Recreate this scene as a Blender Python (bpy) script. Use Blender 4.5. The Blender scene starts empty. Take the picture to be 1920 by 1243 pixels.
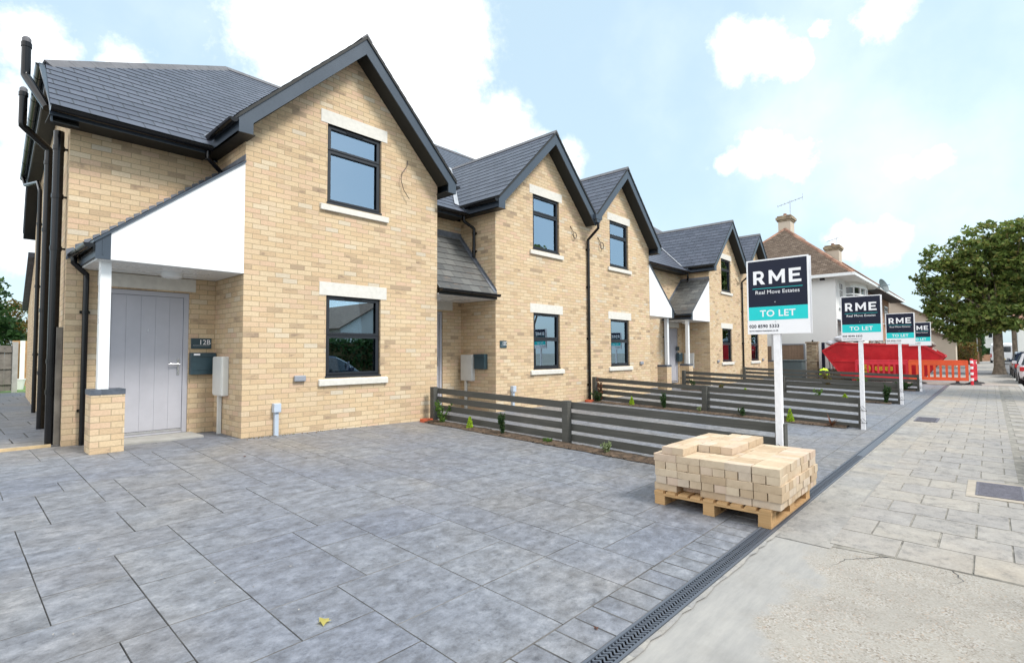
import bpy, math, random
import numpy as np
from mathutils import Vector, Matrix
R = math.radians
random.seed(7)
sc = bpy.context.scene
COL = sc.collection

# ------------------------------------------------------------------ camera
cam = bpy.data.cameras.new('camera')
cam.sensor_width = 36.0
cam.lens = 983.84 / 1920 * 36.0
cam.clip_start = 0.05
cam.clip_end = 3000
co = bpy.data.objects.new('camera', cam)
COL.objects.link(co)
_y, _p, _r = R(47.65), R(2.359), R(-.269)
fw = Vector((math.sin(_y) * math.cos(_p), math.cos(_y) * math.cos(_p), math.sin(_p)))
rt = Vector((math.cos(_y), -math.sin(_y), 0))
up = rt.cross(fw)
rt2 = rt * math.cos(_r) + up * math.sin(_r)
up2 = -rt * math.sin(_r) + up * math.cos(_r)
m = Matrix((rt2, up2, -fw)).transposed().to_4x4()
m.translation = Vector((-2.92, -7.827, 1.181))
co.matrix_world = m
sc.camera = co

# ------------------------------------------------------------------ light
SUN_EL, SUN_AZ = 50.0, 165.0           # azimuth clockwise from +Y
w = bpy.data.worlds.new('World')
sc.world = w
w.use_nodes = True
nt = w.node_tree
N, L = nt.nodes, nt.links
N.clear()
out = N.new('ShaderNodeOutputWorld')
bg = N.new('ShaderNodeBackground')
bg.inputs['Strength'].default_value = 0.13
sky = N.new('ShaderNodeTexSky')
sky.sky_type = 'NISHITA'
sky.sun_disc = False
sky.sun_elevation = R(SUN_EL)
sky.sun_rotation = R(SUN_AZ)
sky.air_density = 1.0
sky.dust_density = 2.0
sky.ozone_density = 1.2
tc = N.new('ShaderNodeTexCoord')
def vmath(op, a, b=None):
    n = N.new('ShaderNodeVectorMath'); n.operation = op
    for i, v in enumerate((a, b)):
        if v is None: continue
        if isinstance(v, (tuple, list)): n.inputs[i].default_value = v
        else: L.new(v, n.inputs[i])
    return n
def mth(op, a, b=None, c=None, clamp=False):
    n = N.new('ShaderNodeMath'); n.operation = op; n.use_clamp = clamp
    for i, v in enumerate((a, b, c)):
        if v is None: continue
        if isinstance(v, (int, float)): n.inputs[i].default_value = v
        else: L.new(v, n.inputs[i])
    return n.outputs[0]
nz = N.new('ShaderNodeTexNoise'); nz.inputs['Scale'].default_value = 7.0
nz.inputs['Detail'].default_value = 8; nz.inputs['Roughness'].default_value = 0.62
L.new(tc.outputs['Generated'], nz.inputs['Vector'])
off = vmath('SUBTRACT', nz.outputs['Color'], (.5, .5, .5))
sc_ = vmath('SCALE', off.outputs[0]); sc_.inputs['Scale'].default_value = 0.09
dirw = vmath('ADD', tc.outputs['Generated'], sc_.outputs[0])
CL = [((0.335, 0.785, 0.521), .09), ((0.423, 0.752, 0.506), .135), ((0.521, 0.672, 0.526), .10), ((0.576, 0.656, 0.488), .05),
      ((0.529, 0.726, 0.44), .115), ((0.589, 0.699, 0.405), .065), ((0.66, 0.651, 0.375), .085), ((0.679, 0.616, 0.4), .06),
      ((0.723, 0.592, 0.357), .055), ((0.755, 0.556, 0.347), .045), ((0.163, 0.893, 0.42), .032), ((0.074, 0.913, 0.401), .04),
      ((0.066, 0.968, 0.243), .075), ((0.058, 0.945, 0.321), .04), ((0.054, 0.985, 0.163), .045), ((0.836, 0.282, 0.47), .047),
      ((0.85, 0.247, 0.466), .05), ((0.865, 0.221, 0.45), .04), ((0.902, 0.274, 0.333), .05), ((0.922, 0.231, 0.31), .045),
      ((0.891, 0.318, 0.324), .03), ((0.958, 0.096, 0.269), .036), ((0.96, 0.053, 0.275), .034), ((0.969, 0.162, 0.185), .035),
      ((0.978, 0.121, 0.172), .04), ((0.873, 0.105, 0.477), .05), ((0.859, 0.175, 0.481), .02)]
FILL_CLOUDS = [((-.75, .25, .62), .62), ((-.92, -.25, .30), .45), ((-.25, -.1, .97), .42), ((-.6, -.72, .36), .30), ((-.35, .85, .40), .22)]  # unseen bright clouds outside the view, added as fill light for shaded walls
def blobs(lst, a_, b_):
    acc_ = None
    for d, r in lst:
        ds = vmath('DISTANCE', dirw.outputs[0], d)
        mr = N.new('ShaderNodeMapRange'); mr.interpolation_type = 'SMOOTHSTEP'
        mr.inputs['From Min'].default_value = r * a_; mr.inputs['From Max'].default_value = r * b_
        L.new(ds.outputs['Value'], mr.inputs['Value'])
        acc_ = mr.outputs[0] if acc_ is None else mth('MAXIMUM', acc_, mr.outputs[0])
    return acc_
acc = None
for d, r in CL:
    ds = vmath('DISTANCE', dirw.outputs[0], d)
    q = mth('MULTIPLY_ADD', ds.outputs['Value'], -1.0 / (r * (1.42 if d[0] < .78 else 1.12)), 1.0)
    acc = q if acc is None else mth('MAXIMUM', acc, q)
nz3 = N.new('ShaderNodeTexNoise'); nz3.inputs['Scale'].default_value = 13.0
nz3.inputs['Detail'].default_value = 10; nz3.inputs['Roughness'].default_value = 0.66
L.new(tc.outputs['Generated'], nz3.inputs['Vector'])
acc = mth('ADD', acc, mth('MULTIPLY_ADD', nz3.outputs['Fac'], 1.7, -.85))
ms_ = N.new('ShaderNodeMapRange'); ms_.interpolation_type = 'SMOOTHSTEP'
ms_.inputs['From Min'].default_value = .02; ms_.inputs['From Max'].default_value = .78
L.new(acc, ms_.inputs['Value']); acc = ms_.outputs[0]
fill_clouds = blobs(FILL_CLOUDS, 1.0, .6)
# a thin general cloud cover away from the named clouds (mostly seen in the panes)
nz2 = N.new('ShaderNodeTexNoise'); nz2.inputs['Scale'].default_value = 2.3
nz2.inputs['Detail'].default_value = 9; nz2.inputs['Roughness'].default_value = 0.55
L.new(tc.outputs['Generated'], nz2.inputs['Vector'])
thin = N.new('ShaderNodeMapRange'); thin.interpolation_type = 'SMOOTHSTEP'
thin.inputs['From Min'].default_value = .44; thin.inputs['From Max'].default_value = .80
thin.inputs['To Max'].default_value = .38
L.new(nz2.outputs['Fac'], thin.inputs['Value'])
acc = mth('MULTIPLY', acc, .90)
acc = mth('MAXIMUM', acc, thin.outputs[0])
haze = N.new('ShaderNodeMix'); haze.data_type = 'RGBA'
haze.inputs['Factor'].default_value = 0.62
haze.inputs['B'].default_value = (4.1, 5.35, 5.95, 1)
L.new(sky.outputs[0], haze.inputs['A'])
mixc = N.new('ShaderNodeMix'); mixc.data_type = 'RGBA'
L.new(acc, mixc.inputs['Factor']); L.new(haze.outputs['Result'], mixc.inputs['A'])
mixc.inputs['B'].default_value = (7.9, 8.0, 8.1, 1)
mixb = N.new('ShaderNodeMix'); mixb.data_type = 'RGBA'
L.new(fill_clouds, mixb.inputs['Factor']); L.new(mixc.outputs['Result'], mixb.inputs['A'])
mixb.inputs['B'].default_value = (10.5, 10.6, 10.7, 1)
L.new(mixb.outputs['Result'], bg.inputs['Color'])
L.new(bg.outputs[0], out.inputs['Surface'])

sun = bpy.data.lights.new('sun', 'SUN')
sun.energy = 2.3
sun.angle = R(14.0)
sun.color = (1, .95, .88)
so = bpy.data.objects.new('sun', sun)
COL.objects.link(so)
sd = Vector((math.sin(R(SUN_AZ)) * math.cos(R(SUN_EL)), math.cos(R(SUN_AZ)) * math.cos(R(SUN_EL)), math.sin(R(SUN_EL))))
so.rotation_euler = sd.to_track_quat('Z', 'Y').to_euler()
so.location = (0, -20, 30)

vs = sc.view_settings
vs.view_transform = 'Standard'; vs.look = 'None'; vs.exposure = 0.67; vs.gamma = 1.0
sc.cycles.max_bounces = 6
sc.cycles.transparent_max_bounces = 12
sc.cycles.caustics_reflective = False
sc.cycles.caustics_refractive = False

# ------------------------------------------------------------------ materials
def mat(name):
    m_ = bpy.data.materials.new(name); m_.use_nodes = True
    return m_, m_.node_tree, m_.node_tree.nodes['Principled BSDF']
def add(t, typ, **kw):
    n = t.nodes.new(typ)
    for k, v in kw.items():
        if k in n.inputs: n.inputs[k].default_value = v
        else: setattr(n, k, v)
    return n
def ramp(t, src, stops, interp='LINEAR'):
    n = t.nodes.new('ShaderNodeValToRGB'); n.color_ramp.interpolation = interp
    e = n.color_ramp.elements
    while len(e) < len(stops): e.new(.5)
    for el, (p, c) in zip(e, stops):
        el.position = p; el.color = (*c, 1) if len(c) == 3 else c
    t.links.new(src, n.inputs[0])
    return n
def mixn(t, a, b, fac, typ='MIX'):
    n = t.nodes.new('ShaderNodeMix'); n.data_type = 'RGBA'; n.blend_type = typ
    for k, v in (('A', a), ('B', b), ('Factor', fac)):
        if isinstance(v, (int, float)): n.inputs[k].default_value = v
        elif isinstance(v, tuple): n.inputs[k].default_value = (*v, 1)
        else: t.links.new(v, n.inputs[k])
    return n.outputs['Result']
def noise(t, vec, scale, detail=6, rough=.6, stretch=None):
    if stretch:
        mp = add(t, 'ShaderNodeMapping'); mp.inputs['Scale'].default_value = stretch
        t.links.new(vec, mp.inputs['Vector']); vec = mp.outputs[0]
    n = add(t, 'ShaderNodeTexNoise', Scale=scale, Detail=detail, Roughness=rough)
    t.links.new(vec, n.inputs['Vector'])
    return n.outputs['Fac']
def bump(t, b, h, strength=.3, dist=.01, prev=None):
    n = add(t, 'ShaderNodeBump', Strength=strength, Distance=dist)
    t.links.new(h, n.inputs['Height'])
    if prev is not None: t.links.new(prev, n.inputs['Normal'])
    t.links.new(n.outputs[0], b.inputs['Normal'])
    return n.outputs[0]

def plain(name, c, rough=.5, metal=0, var=.08, vs_=6.0, bmp=0, spec=None, rv=0.1):
    m_, t, b = mat(name)
    tcn = add(t, 'ShaderNodeTexCoord')
    f = noise(t, tcn.outputs['Object'], vs_, 5)
    c0 = tuple(max(0, x * (1 - var * 1.6)) for x in c); c1 = tuple(min(1, x * (1 + var * 1.6)) for x in c)
    rp = ramp(t, f, [(.3, c0), (.7, c1)])
    t.links.new(rp.outputs[0], b.inputs['Base Color'])
    mr = add(t, 'ShaderNodeMapRange'); mr.inputs['To Min'].default_value = max(0.02, rough - rv)
    mr.inputs['To Max'].default_value = min(1, rough + rv)
    t.links.new(f, mr.inputs['Value']); t.links.new(mr.outputs[0], b.inputs['Roughness'])
    b.inputs['Metallic'].default_value = metal
    if spec is not None: b.inputs['Specular IOR Level'].default_value = spec
    if bmp:
        g = noise(t, tcn.outputs['Object'], vs_ * 12, 4)
        bump(t, b, g, bmp, .004)
    return m_

def brick_mat(name, stops, mortar, bw=.225, rh=.075, ms=.006, bmp=.5, stain=True, off_=.5):
    m_, t, b = mat(name)
    uv = add(t, 'ShaderNodeUVMap')
    tcn = add(t, 'ShaderNodeTexCoord')
    wob = add(t, 'ShaderNodeTexNoise', Scale=9.0, Detail=2.0)
    t.links.new(uv.outputs[0], wob.inputs['Vector'])
    sb = t.nodes.new('ShaderNodeVectorMath'); sb.operation = 'MULTIPLY_ADD'
    t.links.new(wob.outputs['Color'], sb.inputs[0]); sb.inputs[1].default_value = (.006, .006, 0)
    t.links.new(uv.outputs[0], sb.inputs[2])
    br = add(t, 'ShaderNodeTexBrick', Scale=1.0)
    br.offset = off_
    br.inputs['Brick Width'].default_value = bw; br.inputs['Row Height'].default_value = rh
    br.inputs['Mortar Size'].default_value = ms; br.inputs['Mortar Smooth'].default_value = .25
    br.inputs['Color1'].default_value = (0, 0, 0, 1); br.inputs['Color2'].default_value = (1, 1, 1, 1)
    br.inputs['Mortar'].default_value = (.5, .5, .5, 1)
    t.links.new(sb.outputs[0], br.inputs['Vector'])
    rp = ramp(t, br.outputs['Color'], stops)
    big = noise(t, uv.outputs[0], .8, 4)
    fine = noise(t, uv.outputs[0], 45, 5, .7)
    c = mixn(t, rp.outputs[0], (.5, .5, .5), .0)
    if stain:
        st = noise(t, uv.outputs[0], 3.2, 5, .7, (1.0, 3.0, 1))
        s2 = ramp(t, st, [(.53, (0, 0, 0)), (.66, (1, 1, 1))])
        sel = ramp(t, br.outputs['Color'], [(.0, (.85, .85, .85)), (.13, (.75, .75, .75)), (.15, (.22, .22, .22)), (.45, (.12, .12, .12)), (.5, (0, 0, 0)), (1, (0, 0, 0))])
        sf = mixn(t, s2.outputs[0], sel.outputs[0], 1.0, 'MULTIPLY')
        c = mixn(t, c, (.27, .20, .15), sf)
    f2 = ramp(t, fine, [(.25, (.82, .81, .80)), (.75, (1.10, 1.10, 1.10))])
    c = mixn(t, c, f2.outputs[0], 1.0, 'MULTIPLY')
    b2 = ramp(t, big, [(.25, (.90, .89, .89)), (.75, (1.06, 1.06, 1.05))])
    c = mixn(t, c, b2.outputs[0], 1.0, 'MULTIPLY')
    c = mixn(t, c, mortar, br.outputs['Fac'])
    t.links.new(c, b.inputs['Base Color'])
    b.inputs['Roughness'].default_value = .9
    b.inputs['Specular IOR Level'].default_value = .25
    inv = t.nodes.new('ShaderNodeMath'); inv.operation = 'MULTIPLY_ADD'
    t.links.new(br.outputs['Fac'], inv.inputs[0]); inv.inputs[1].default_value = -1.0
    t.links.new(fine, inv.inputs[2])
    bump(t, b, inv.outputs[0], bmp, .006)
    return m_

BUFF = [(0, (.41, .31, .215)), (.03, (.50, .375, .245)), (.07, (.565, .42, .27)), (.14, (.615, .455, .29)), (.3, (.64, .485, .305)), (.48, (.66, .515, .335)), (.62, (.67, .535, .36)),
        (.74, (.65, .49, .325)), (.84, (.64, .455, .32)), (.90, (.60, .46, .315)), (.95, (.69, .57, .40)), (1, (.60, .53, .42))]
M = {}
M['brick'] = brick_mat('buff_brickwork', BUFF, (.40, .31, .20), ms=.0055)
M['slate'] = brick_mat('grey_fibre_slate', [(0, (.062, .070, .098)), (.3, (.070, .080, .110)), (.6, (.077, .088, .120)), (1, (.088, .098, .132))],
                       (.022, .024, .03), .30, .21, .0085, .35, False)
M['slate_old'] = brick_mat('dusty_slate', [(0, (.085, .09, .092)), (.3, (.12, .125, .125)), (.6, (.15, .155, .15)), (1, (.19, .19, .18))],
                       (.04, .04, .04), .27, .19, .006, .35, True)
for k in ('slate', 'slate_old'):
    b_ = M[k].node_tree.nodes['Principled BSDF']
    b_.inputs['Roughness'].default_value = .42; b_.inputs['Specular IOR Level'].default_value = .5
M['tile'] = brick_mat('brown_roof_tile', [(0, (.12, .09, .07)), (.4, (.165, .125, .095)), (.8, (.20, .155, .12)), (1, (.24, .19, .15))],
                      (.07, .05, .04), .22, .12, .012, .6, False)
M['oldbrick'] = brick_mat('weathered_stock_brick', [(0, (.14, .10, .07)), (.3, (.26, .19, .12)), (.7, (.36, .28, .18)), (1, (.5, .42, .3))],
                          (.30, .27, .22), .225, .075, .008)
M['redbrick'] = brick_mat('orange_brick', [(0, (.34, .15, .08)), (.5, (.42, .21, .12)), (1, (.48, .28, .17))], (.4, .34, .28))
M['ridge'] = plain('ridge_tile_grey', (.12, .12, .13), .6, var=.15, vs_=3)
M['ridge_red'] = plain('terracotta_ridge', (.27, .145, .095), .8, var=.35, vs_=2)
M['fascia'] = plain('anthracite_fascia', (.048, .066, .090), .36, var=.06, vs_=2)
M['black'] = plain('black_gutter_plastic', (.004, .004, .005), .20, var=.1)
M['blackmat'] = plain('black_soffit', (.010, .011, .010), .6, var=.1)
M['frame'] = plain('window_frame_grey', (.016, .019, .025), .42, var=.06)
M['lead'] = plain('lead_flashing', (.16, .175, .205), .45, var=.18, vs_=9, metal=.1, bmp=.15)
M['leadl'] = plain('bright_lead_valley', (.38, .40, .43), .4, var=.12, vs_=9)
M['upvc'] = plain('white_upvc', (.80, .82, .82), .28, var=.012, vs_=1.5)
M['upvcpanel'] = plain('white_panel', (.82, .835, .84), .35, var=.012, vs_=1.2)
M['stone'] = plain('cast_stone', (.66, .64, .585), .85, var=.05, vs_=14, bmp=.12)
M['reveal'] = plain('plaster_reveal', (.82, .83, .81), .8, var=.03)
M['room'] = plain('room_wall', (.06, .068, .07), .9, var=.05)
M['curtain'] = plain('white_blind', (.82, .84, .82), .9, var=.03)
M['steel'] = plain('chrome_handle', (.72, .73, .75), .22, metal=.9, var=.03)
M['doorgrey'] = plain('door_grey', (.445, .447, .49), .42, var=.03, vs_=4)
M['mailbox'] = plain('teal_grey_box', (.030, .062, .078), .38, var=.1)
M['meterw'] = plain('meter_box_white', (.68, .68, .65), .42, var=.03)
M['conduit'] = plain('pale_grey_conduit', (.46, .53, .62), .4, var=.06)
M['ventg'] = plain('grey_vent', (.27, .29, .33), .45, var=.06)
M['bluebrick'] = plain('blue_engineering_brick', (.085, .10, .125), .5, var=.2, vs_=12)
M['navy'] = plain('sign_navy', (.008, .011, .03), .35, var=.06, spec=.25)
M['teal'] = plain('sign_teal', (.0, .60, .60), .3, var=.02)
M['white'] = plain('sign_white', (.88, .88, .90), .3, var=.01)
M['signpost'] = plain('painted_post', (.85, .85, .87), .55, var=.04, vs_=20)
M['fencep'] = None
M['cable'] = plain('black_cable', (.012, .012, .014), .5)
M['cablel'] = plain('white_plastic', (.7, .7, .7), .5)
M['soil'] = plain('bare_soil', (.085, .058, .038), .95, var=.45, vs_=18, bmp=.9)
M['render'] = plain('pale_render', (.74, .75, .74), .9, var=.02, vs_=.8, bmp=.05)
M['cream'] = plain('cream_render', (.55, .47, .38), .9, var=.04, vs_=.6)
M['whiteren'] = plain('white_render', (.74, .74, .70), .9, var=.02, vs_=.6)
M['concrete'] = plain('pale_concrete', (.34, .335, .315), .9, var=.10, vs_=6, bmp=.3)
M['fencegrey'] = plain('weathered_grey_fence', (.17, .155, .135), .9, var=.2, vs_=5)
M['orangewood'] = plain('new_orange_fence', (.42, .24, .11), .85, var=.2, vs_=5)
M['timber'] = plain('pine_timber', (.56, .42, .24), .8, var=.12, vs_=8)
M['red'] = plain('skip_red_paint', (.62, .008, .018), .38, var=.16, vs_=1.2, bmp=.1)
def worn_red():
    m_, t, b = mat('skip_red_paint')
    tcn = add(t, 'ShaderNodeTexCoord'); v = tcn.outputs['Object']
    a = noise(t, v, 1.2, 6, .65); r = ramp(t, a, [(.3, (.40, .006, .014)), (.5, (.55, .008, .018)), (.7, (.66, .02, .03))])
    sc1 = noise(t, v, 7, 9, .75, (1, .35, 3)); k1 = ramp(t, sc1, [(.60, (0, 0, 0)), (.68, (.8, .8, .8))])
    c = mixn(t, r.outputs[0], (.16, .045, .03), k1.outputs[0])
    sc2 = noise(t, v, 5, 10, .8, (1, .5, 1)); k2 = ramp(t, sc2, [(.63, (0, 0, 0)), (.70, (.7, .7, .7))])
    c = mixn(t, c, (.42, .20, .17), k2.outputs[0])
    t.links.new(c, b.inputs['Base Color']); b.inputs['Roughness'].default_value = .55
    bump(t, b, noise(t, v, 1.6, 3), .5, .05)
    return m_
M['red'] = worn_red()
M['orange'] = plain('orange_plastic', (.80, .10, .025), .38, var=.10, vs_=2.5)
M['redplastic'] = plain('red_plastic', (.66, .02, .04), .38, var=.12, vs_=3)
M['rubber'] = plain('black_rubber', (.03, .03, .032), .8, var=.15)
M['yellow'] = plain('yellow_marking', (.72, .50, .03), .5)
M['rubble'] = plain('grey_rubble', (.28, .26, .23), .95, var=.5, vs_=6, bmp=.8)
M['bag'] = plain('white_rubble_bag', (.55, .56, .60), .7, var=.25, vs_=5)
M['blueplastic'] = plain('blue_plastic', (.03, .15, .62), .5)
M['binbox'] = plain('slate_grey_storage', (.085, .115, .125), .55, var=.05)
M['bark'] = plain('tree_bark', (.17, .135, .10), .95, var=.35, vs_=5, bmp=.9)
M['stem'] = plain('plant_stem', (.10, .075, .03), .9)
M['tyre'] = plain('tyre_black', (.018, .018, .02), .75)
M['alloy'] = plain('alloy_wheel', (.42, .43, .45), .35, metal=.7)
M['carglass'] = plain('car_glass', (.015, .02, .025), .05, var=.02, spec=.9)
M['silver'] = plain('silver_paint', (.50, .53, .57), .22, metal=.45, var=.03)
M['carwhite'] = plain('white_paint', (.75, .76, .78), .2, var=.02)
M['cardark'] = plain('dark_blue_paint', (.02, .03, .06), .15, var=.03)
M['lightred'] = plain('tail_light_red', (.45, .01, .012), .2)
M['lightclear'] = plain('lamp_clear', (.7, .72, .75), .1)
M['hivis'] = plain('lime_hi_vis', (.55, .85, .02), .6, var=.08)
M['terracotta'] = plain('red_clay', (.50, .10, .04), .8, var=.15)
M['ironcover'] = plain('cast_iron_cover', (.13, .125, .15), .55, var=.22, vs_=30, bmp=.8)
M['peach'] = plain('peach_mortar_band', (.36, .32, .265), .9, var=.1, vs_=8)

def wood_mat(name, cols, scale=1.0):
    m_, t, b = mat(name)
    tcn = add(t, 'ShaderNodeTexCoord'); gm = add(t, 'ShaderNodeNewGeometry')
    f = noise(t, tcn.outputs['Object'], 6 * scale, 8, .7, (3, .35, 12))
    g = noise(t, tcn.outputs['Object'], 1.5, 4, .6)
    rp = ramp(t, f, [(.25, cols[0]), (.5, cols[1]), (.78, cols[2])])
    c = mixn(t, rp.outputs[0], (.5, .5, .5), 0.0)
    rr = ramp(t, gm.outputs['Random Per Island'], [(0, (.80, .81, .84)), (1, (1.14, 1.11, 1.07))])
    c = mixn(t, c, rr.outputs[0], 1.0, 'MULTIPLY')
    gg = ramp(t, g, [(.3, (.85, .87, .85)), (.7, (1.12, 1.1, 1.1))])
    c = mixn(t, c, gg.outputs[0], 1.0, 'MULTIPLY')
    t.links.new(c, b.inputs['Base Color']); b.inputs['Roughness'].default_value = .85
    bump(t, b, f, .4, .004)
    return m_
M['fencep'] = wood_mat('grey_stained_boards', ((.050, .050, .044), (.078, .079, .072), (.112, .110, .098)))
M['pallet'] = wood_mat('pallet_wood', ((.34, .20, .085), (.48, .30, .14), (.60, .41, .22)))
M['slats'] = wood_mat('brown_panel_boards', ((.17, .11, .075), (.25, .17, .12), (.33, .24, .17)))

def loosebrick():
    m_, t, b = mat('loose_cream_brick')
    tcn = add(t, 'ShaderNodeTexCoord'); gm = add(t, 'ShaderNodeNewGeometry')
    rp = ramp(t, gm.outputs['Random Per Island'], [(0, (.42, .31, .20)), (.2, (.48, .37, .25)), (.4, (.51, .40, .28)), (.6, (.54, .44, .315)), (.75, (.51, .385, .29)), (.9, (.56, .475, .37)), (1, (.47, .38, .29))])
    f = noise(t, tcn.outputs['Object'], 14, 6, .65)
    fr = ramp(t, f, [(.25, (.80, .78, .76)), (.5, (1, 1, 1)), (.75, (1.08, 1.09, 1.10))])
    c = mixn(t, rp.outputs[0], fr.outputs[0], 1.0, 'MULTIPLY')
    st = noise(t, tcn.outputs['Object'], 5.5, 6, .7)
    s2 = ramp(t, st, [(.64, (0, 0, 0)), (.72, (.55, .55, .55))])
    c = mixn(t, c, (.33, .27, .23), s2.outputs[0])
    t.links.new(c, b.inputs['Base Color']); b.inputs['Roughness'].default_value = .9
    g = noise(t, tcn.outputs['Object'], 90, 4)
    bump(t, b, g, .3, .003)
    return m_
M['loose'] = loosebrick()

def slab_mat(name, base, tint, dark, scl=1.0, bs=.5, rough=.55, fine=60):
    m_, t, b = mat(name)
    tcn = add(t, 'ShaderNodeTexCoord'); gm = add(t, 'ShaderNodeNewGeometry')
    v = tcn.outputs['Object']
    # each stamped slab gets its own slice of the stone relief
    ad = t.nodes.new('ShaderNodeVectorMath'); ad.operation = 'MULTIPLY_ADD'
    cmb = add(t, 'ShaderNodeCombineXYZ')
    t.links.new(gm.outputs['Random Per Island'], cmb.inputs['Z']); t.links.new(gm.outputs['Random Per Island'], cmb.inputs['X'])
    t.links.new(cmb.outputs[0], ad.inputs[0]); ad.inputs[1].default_value = (3, 0, 4); t.links.new(v, ad.inputs[2])
    n1 = noise(t, ad.outputs[0], 2.1 * scl, 12, .74, (1.0, 1.35, 1))
    n2 = noise(t, v, .55, 5, .6)
    n3 = noise(t, ad.outputs[0], fine, 5, .7)
    r1 = ramp(t, n1, [(.34, dark), (.45, tuple((a + c_) / 2 for a, c_ in zip(base, dark))), (.54, base), (.68, tint)])
    r2 = ramp(t, n2, [(.35, (.88, .90, .94)), (.52, (1, 1, 1)), (.68, (1.10, 1.04, .96))])
    c = mixn(t, r1.outputs[0], r2.outputs[0], 1.0, 'MULTIPLY')
    n4 = noise(t, ad.outputs[0], 5.2 * scl, 9, .78, (1, 1.2, 1))
    r4 = ramp(t, n4, [(.37, (.66, .67, .69)), (.47, (.98, .98, .98)), (.62, (1.10, 1.10, 1.10))])
    c = mixn(t, c, r4.outputs[0], 1.0, 'MULTIPLY')
    n5 = noise(t, v, .42, 4, .55)
    r5 = ramp(t, n5, [(.44, (1, 1, 1)), (.62, (1.06, .985, .88))])
    c = mixn(t, c, r5.outputs[0], 1.0 if name.startswith('stamped') else .3, 'MULTIPLY')
    r3 = ramp(t, n3, [(.3, (.88, .88, .88)), (.7, (1.12, 1.12, 1.12))])
    c = mixn(t, c, r3.outputs[0], 1.0, 'MULTIPLY')
    rr = ramp(t, gm.outputs['Random Per Island'], [(0, (.93, .94, .97)), (1, (1.06, 1.05, 1.02))])
    c = mixn(t, c, rr.outputs[0], 1.0, 'MULTIPLY')
    t.links.new(c, b.inputs['Base Color'])
    mr = add(t, 'ShaderNodeMapRange'); mr.inputs['To Min'].default_value = rough - .13; mr.inputs['To Max'].default_value = rough + .2
    t.links.new(n1, mr.inputs['Value']); t.links.new(mr.outputs[0], b.inputs['Roughness'])
    p = bump(t, b, n1, bs, .02)
    bump(t, b, n3, .25, .002, p)
    return m_
M['stamped'] = slab_mat('stamped_slate_concrete', (.190, .205, .236), (.262, .277, .312), (.113, .120, .136), 3.4, .55, .55)
M['joint'] = plain('drive_joint', (.145, .143, .140), .9, var=.45, vs_=3)
M['paving'] = slab_mat('paving_slab', (.298, .283, .262), (.335, .318, .292), (.262, .250, .234), 1.4, .12, .8, 70)
M['pavejoint'] = plain('paving_joint', (.225, .213, .188), .95, var=.3, vs_=8)
M['smoothcon'] = slab_mat('brushed_concrete', (.288, .280, .264), (.335, .326, .306), (.235, .229, .218), 1.2, .12, .8, 40)
M['asphalt'] = slab_mat('asphalt', (.13, .13, .135), (.16, .16, .16), (.10, .10, .105), .3, .1, .85, 120)
M['farasphalt'] = slab_mat('pale_road', (.20, .205, .215), (.24, .24, .25), (.17, .17, .18), .3, .1, .85, 90)
M['grass'] = plain('lawn', (.10, .18, .05), .95, var=.4, vs_=4, bmp=.6)
M['farground'] = plain('distant_ground', (.22, .22, .19), .95, var=.2, vs_=.2)

def agg_mat():
    """worn footway crossover: brushed concrete near the channel wearing into exposed aggregate"""
    m_, t, b = mat('exposed_aggregate')
    tcn = add(t, 'ShaderNodeTexCoord'); v = tcn.outputs['Object']
    vo = add(t, 'ShaderNodeTexVoronoi', Scale=115.0); t.links.new(v, vo.inputs['Vector'])
    sp = add(t, 'ShaderNodeSeparateColor'); t.links.new(vo.outputs['Color'], sp.inputs[0])
    r = ramp(t, sp.outputs[0], [(0, (.15, .125, .10)), (.12, (.245, .215, .18)), (.4, (.29, .272, .238)), (.7, (.32, .302, .272)), (.93, (.39, .375, .35)), (1, (.34, .25, .18))])
    n2 = noise(t, v, 1.3, 9, .68)
    r2 = ramp(t, n2, [(.3, (.80, .79, .78)), (.5, (1, 1, 1)), (.72, (1.13, 1.12, 1.10))])
    pl = ramp(t, noise(t, v, 7, 8, .7), [(.40, (0, 0, 0)), (.60, (.75, .75, .75))])
    c = mixn(t, r.outputs[0], (.295, .28, .25), pl.outputs[0])
    se = add(t, 'ShaderNodeSeparateXYZ'); t.links.new(v, se.inputs[0])
    wob = noise(t, v, 2.4, 7, .62)
    ma = t.nodes.new('ShaderNodeMath'); ma.operation = 'MULTIPLY_ADD'; ma.inputs[1].default_value = 1.1
    t.links.new(wob, ma.inputs[0]); t.links.new(se.outputs['Y'], ma.inputs[2])
    mk = add(t, 'ShaderNodeMapRange'); mk.interpolation_type = 'SMOOTHSTEP'
    mk.inputs['From Min'].default_value = -6.52; mk.inputs['From Max'].default_value = -6.30
    t.links.new(ma.outputs[0], mk.inputs['Value'])
    br_ = noise(t, v, 5, 8, .7, (.5, 3.0, 1))
    rc = ramp(t, br_, [(.3, (.245, .243, .236)), (.5, (.288, .284, .272)), (.72, (.33, .323, .305))])
    c = mixn(t, c, rc.outputs[0], mk.outputs[0])
    c = mixn(t, c, r2.outputs[0], 1.0, 'MULTIPLY')
    t.links.new(c, b.inputs['Base Color']); b.inputs['Roughness'].default_value = .9
    iv = t.nodes.new('ShaderNodeMath'); iv.operation = 'SUBTRACT'; iv.inputs[0].default_value = 1.0; t.links.new(mk.outputs[0], iv.inputs[1])
    hh = t.nodes.new('ShaderNodeMath'); hh.operation = 'MULTIPLY'; t.links.new(iv.outputs[0], hh.inputs[0]); t.links.new(vo.outputs['Distance'], hh.inputs[1])
    p_ = bump(t, b, hh.outputs[0], .4, .004); bump(t, b, noise(t, v, 60, 6), .2, .002, p_)
    return m_
M['agg'] = agg_mat()

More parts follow.
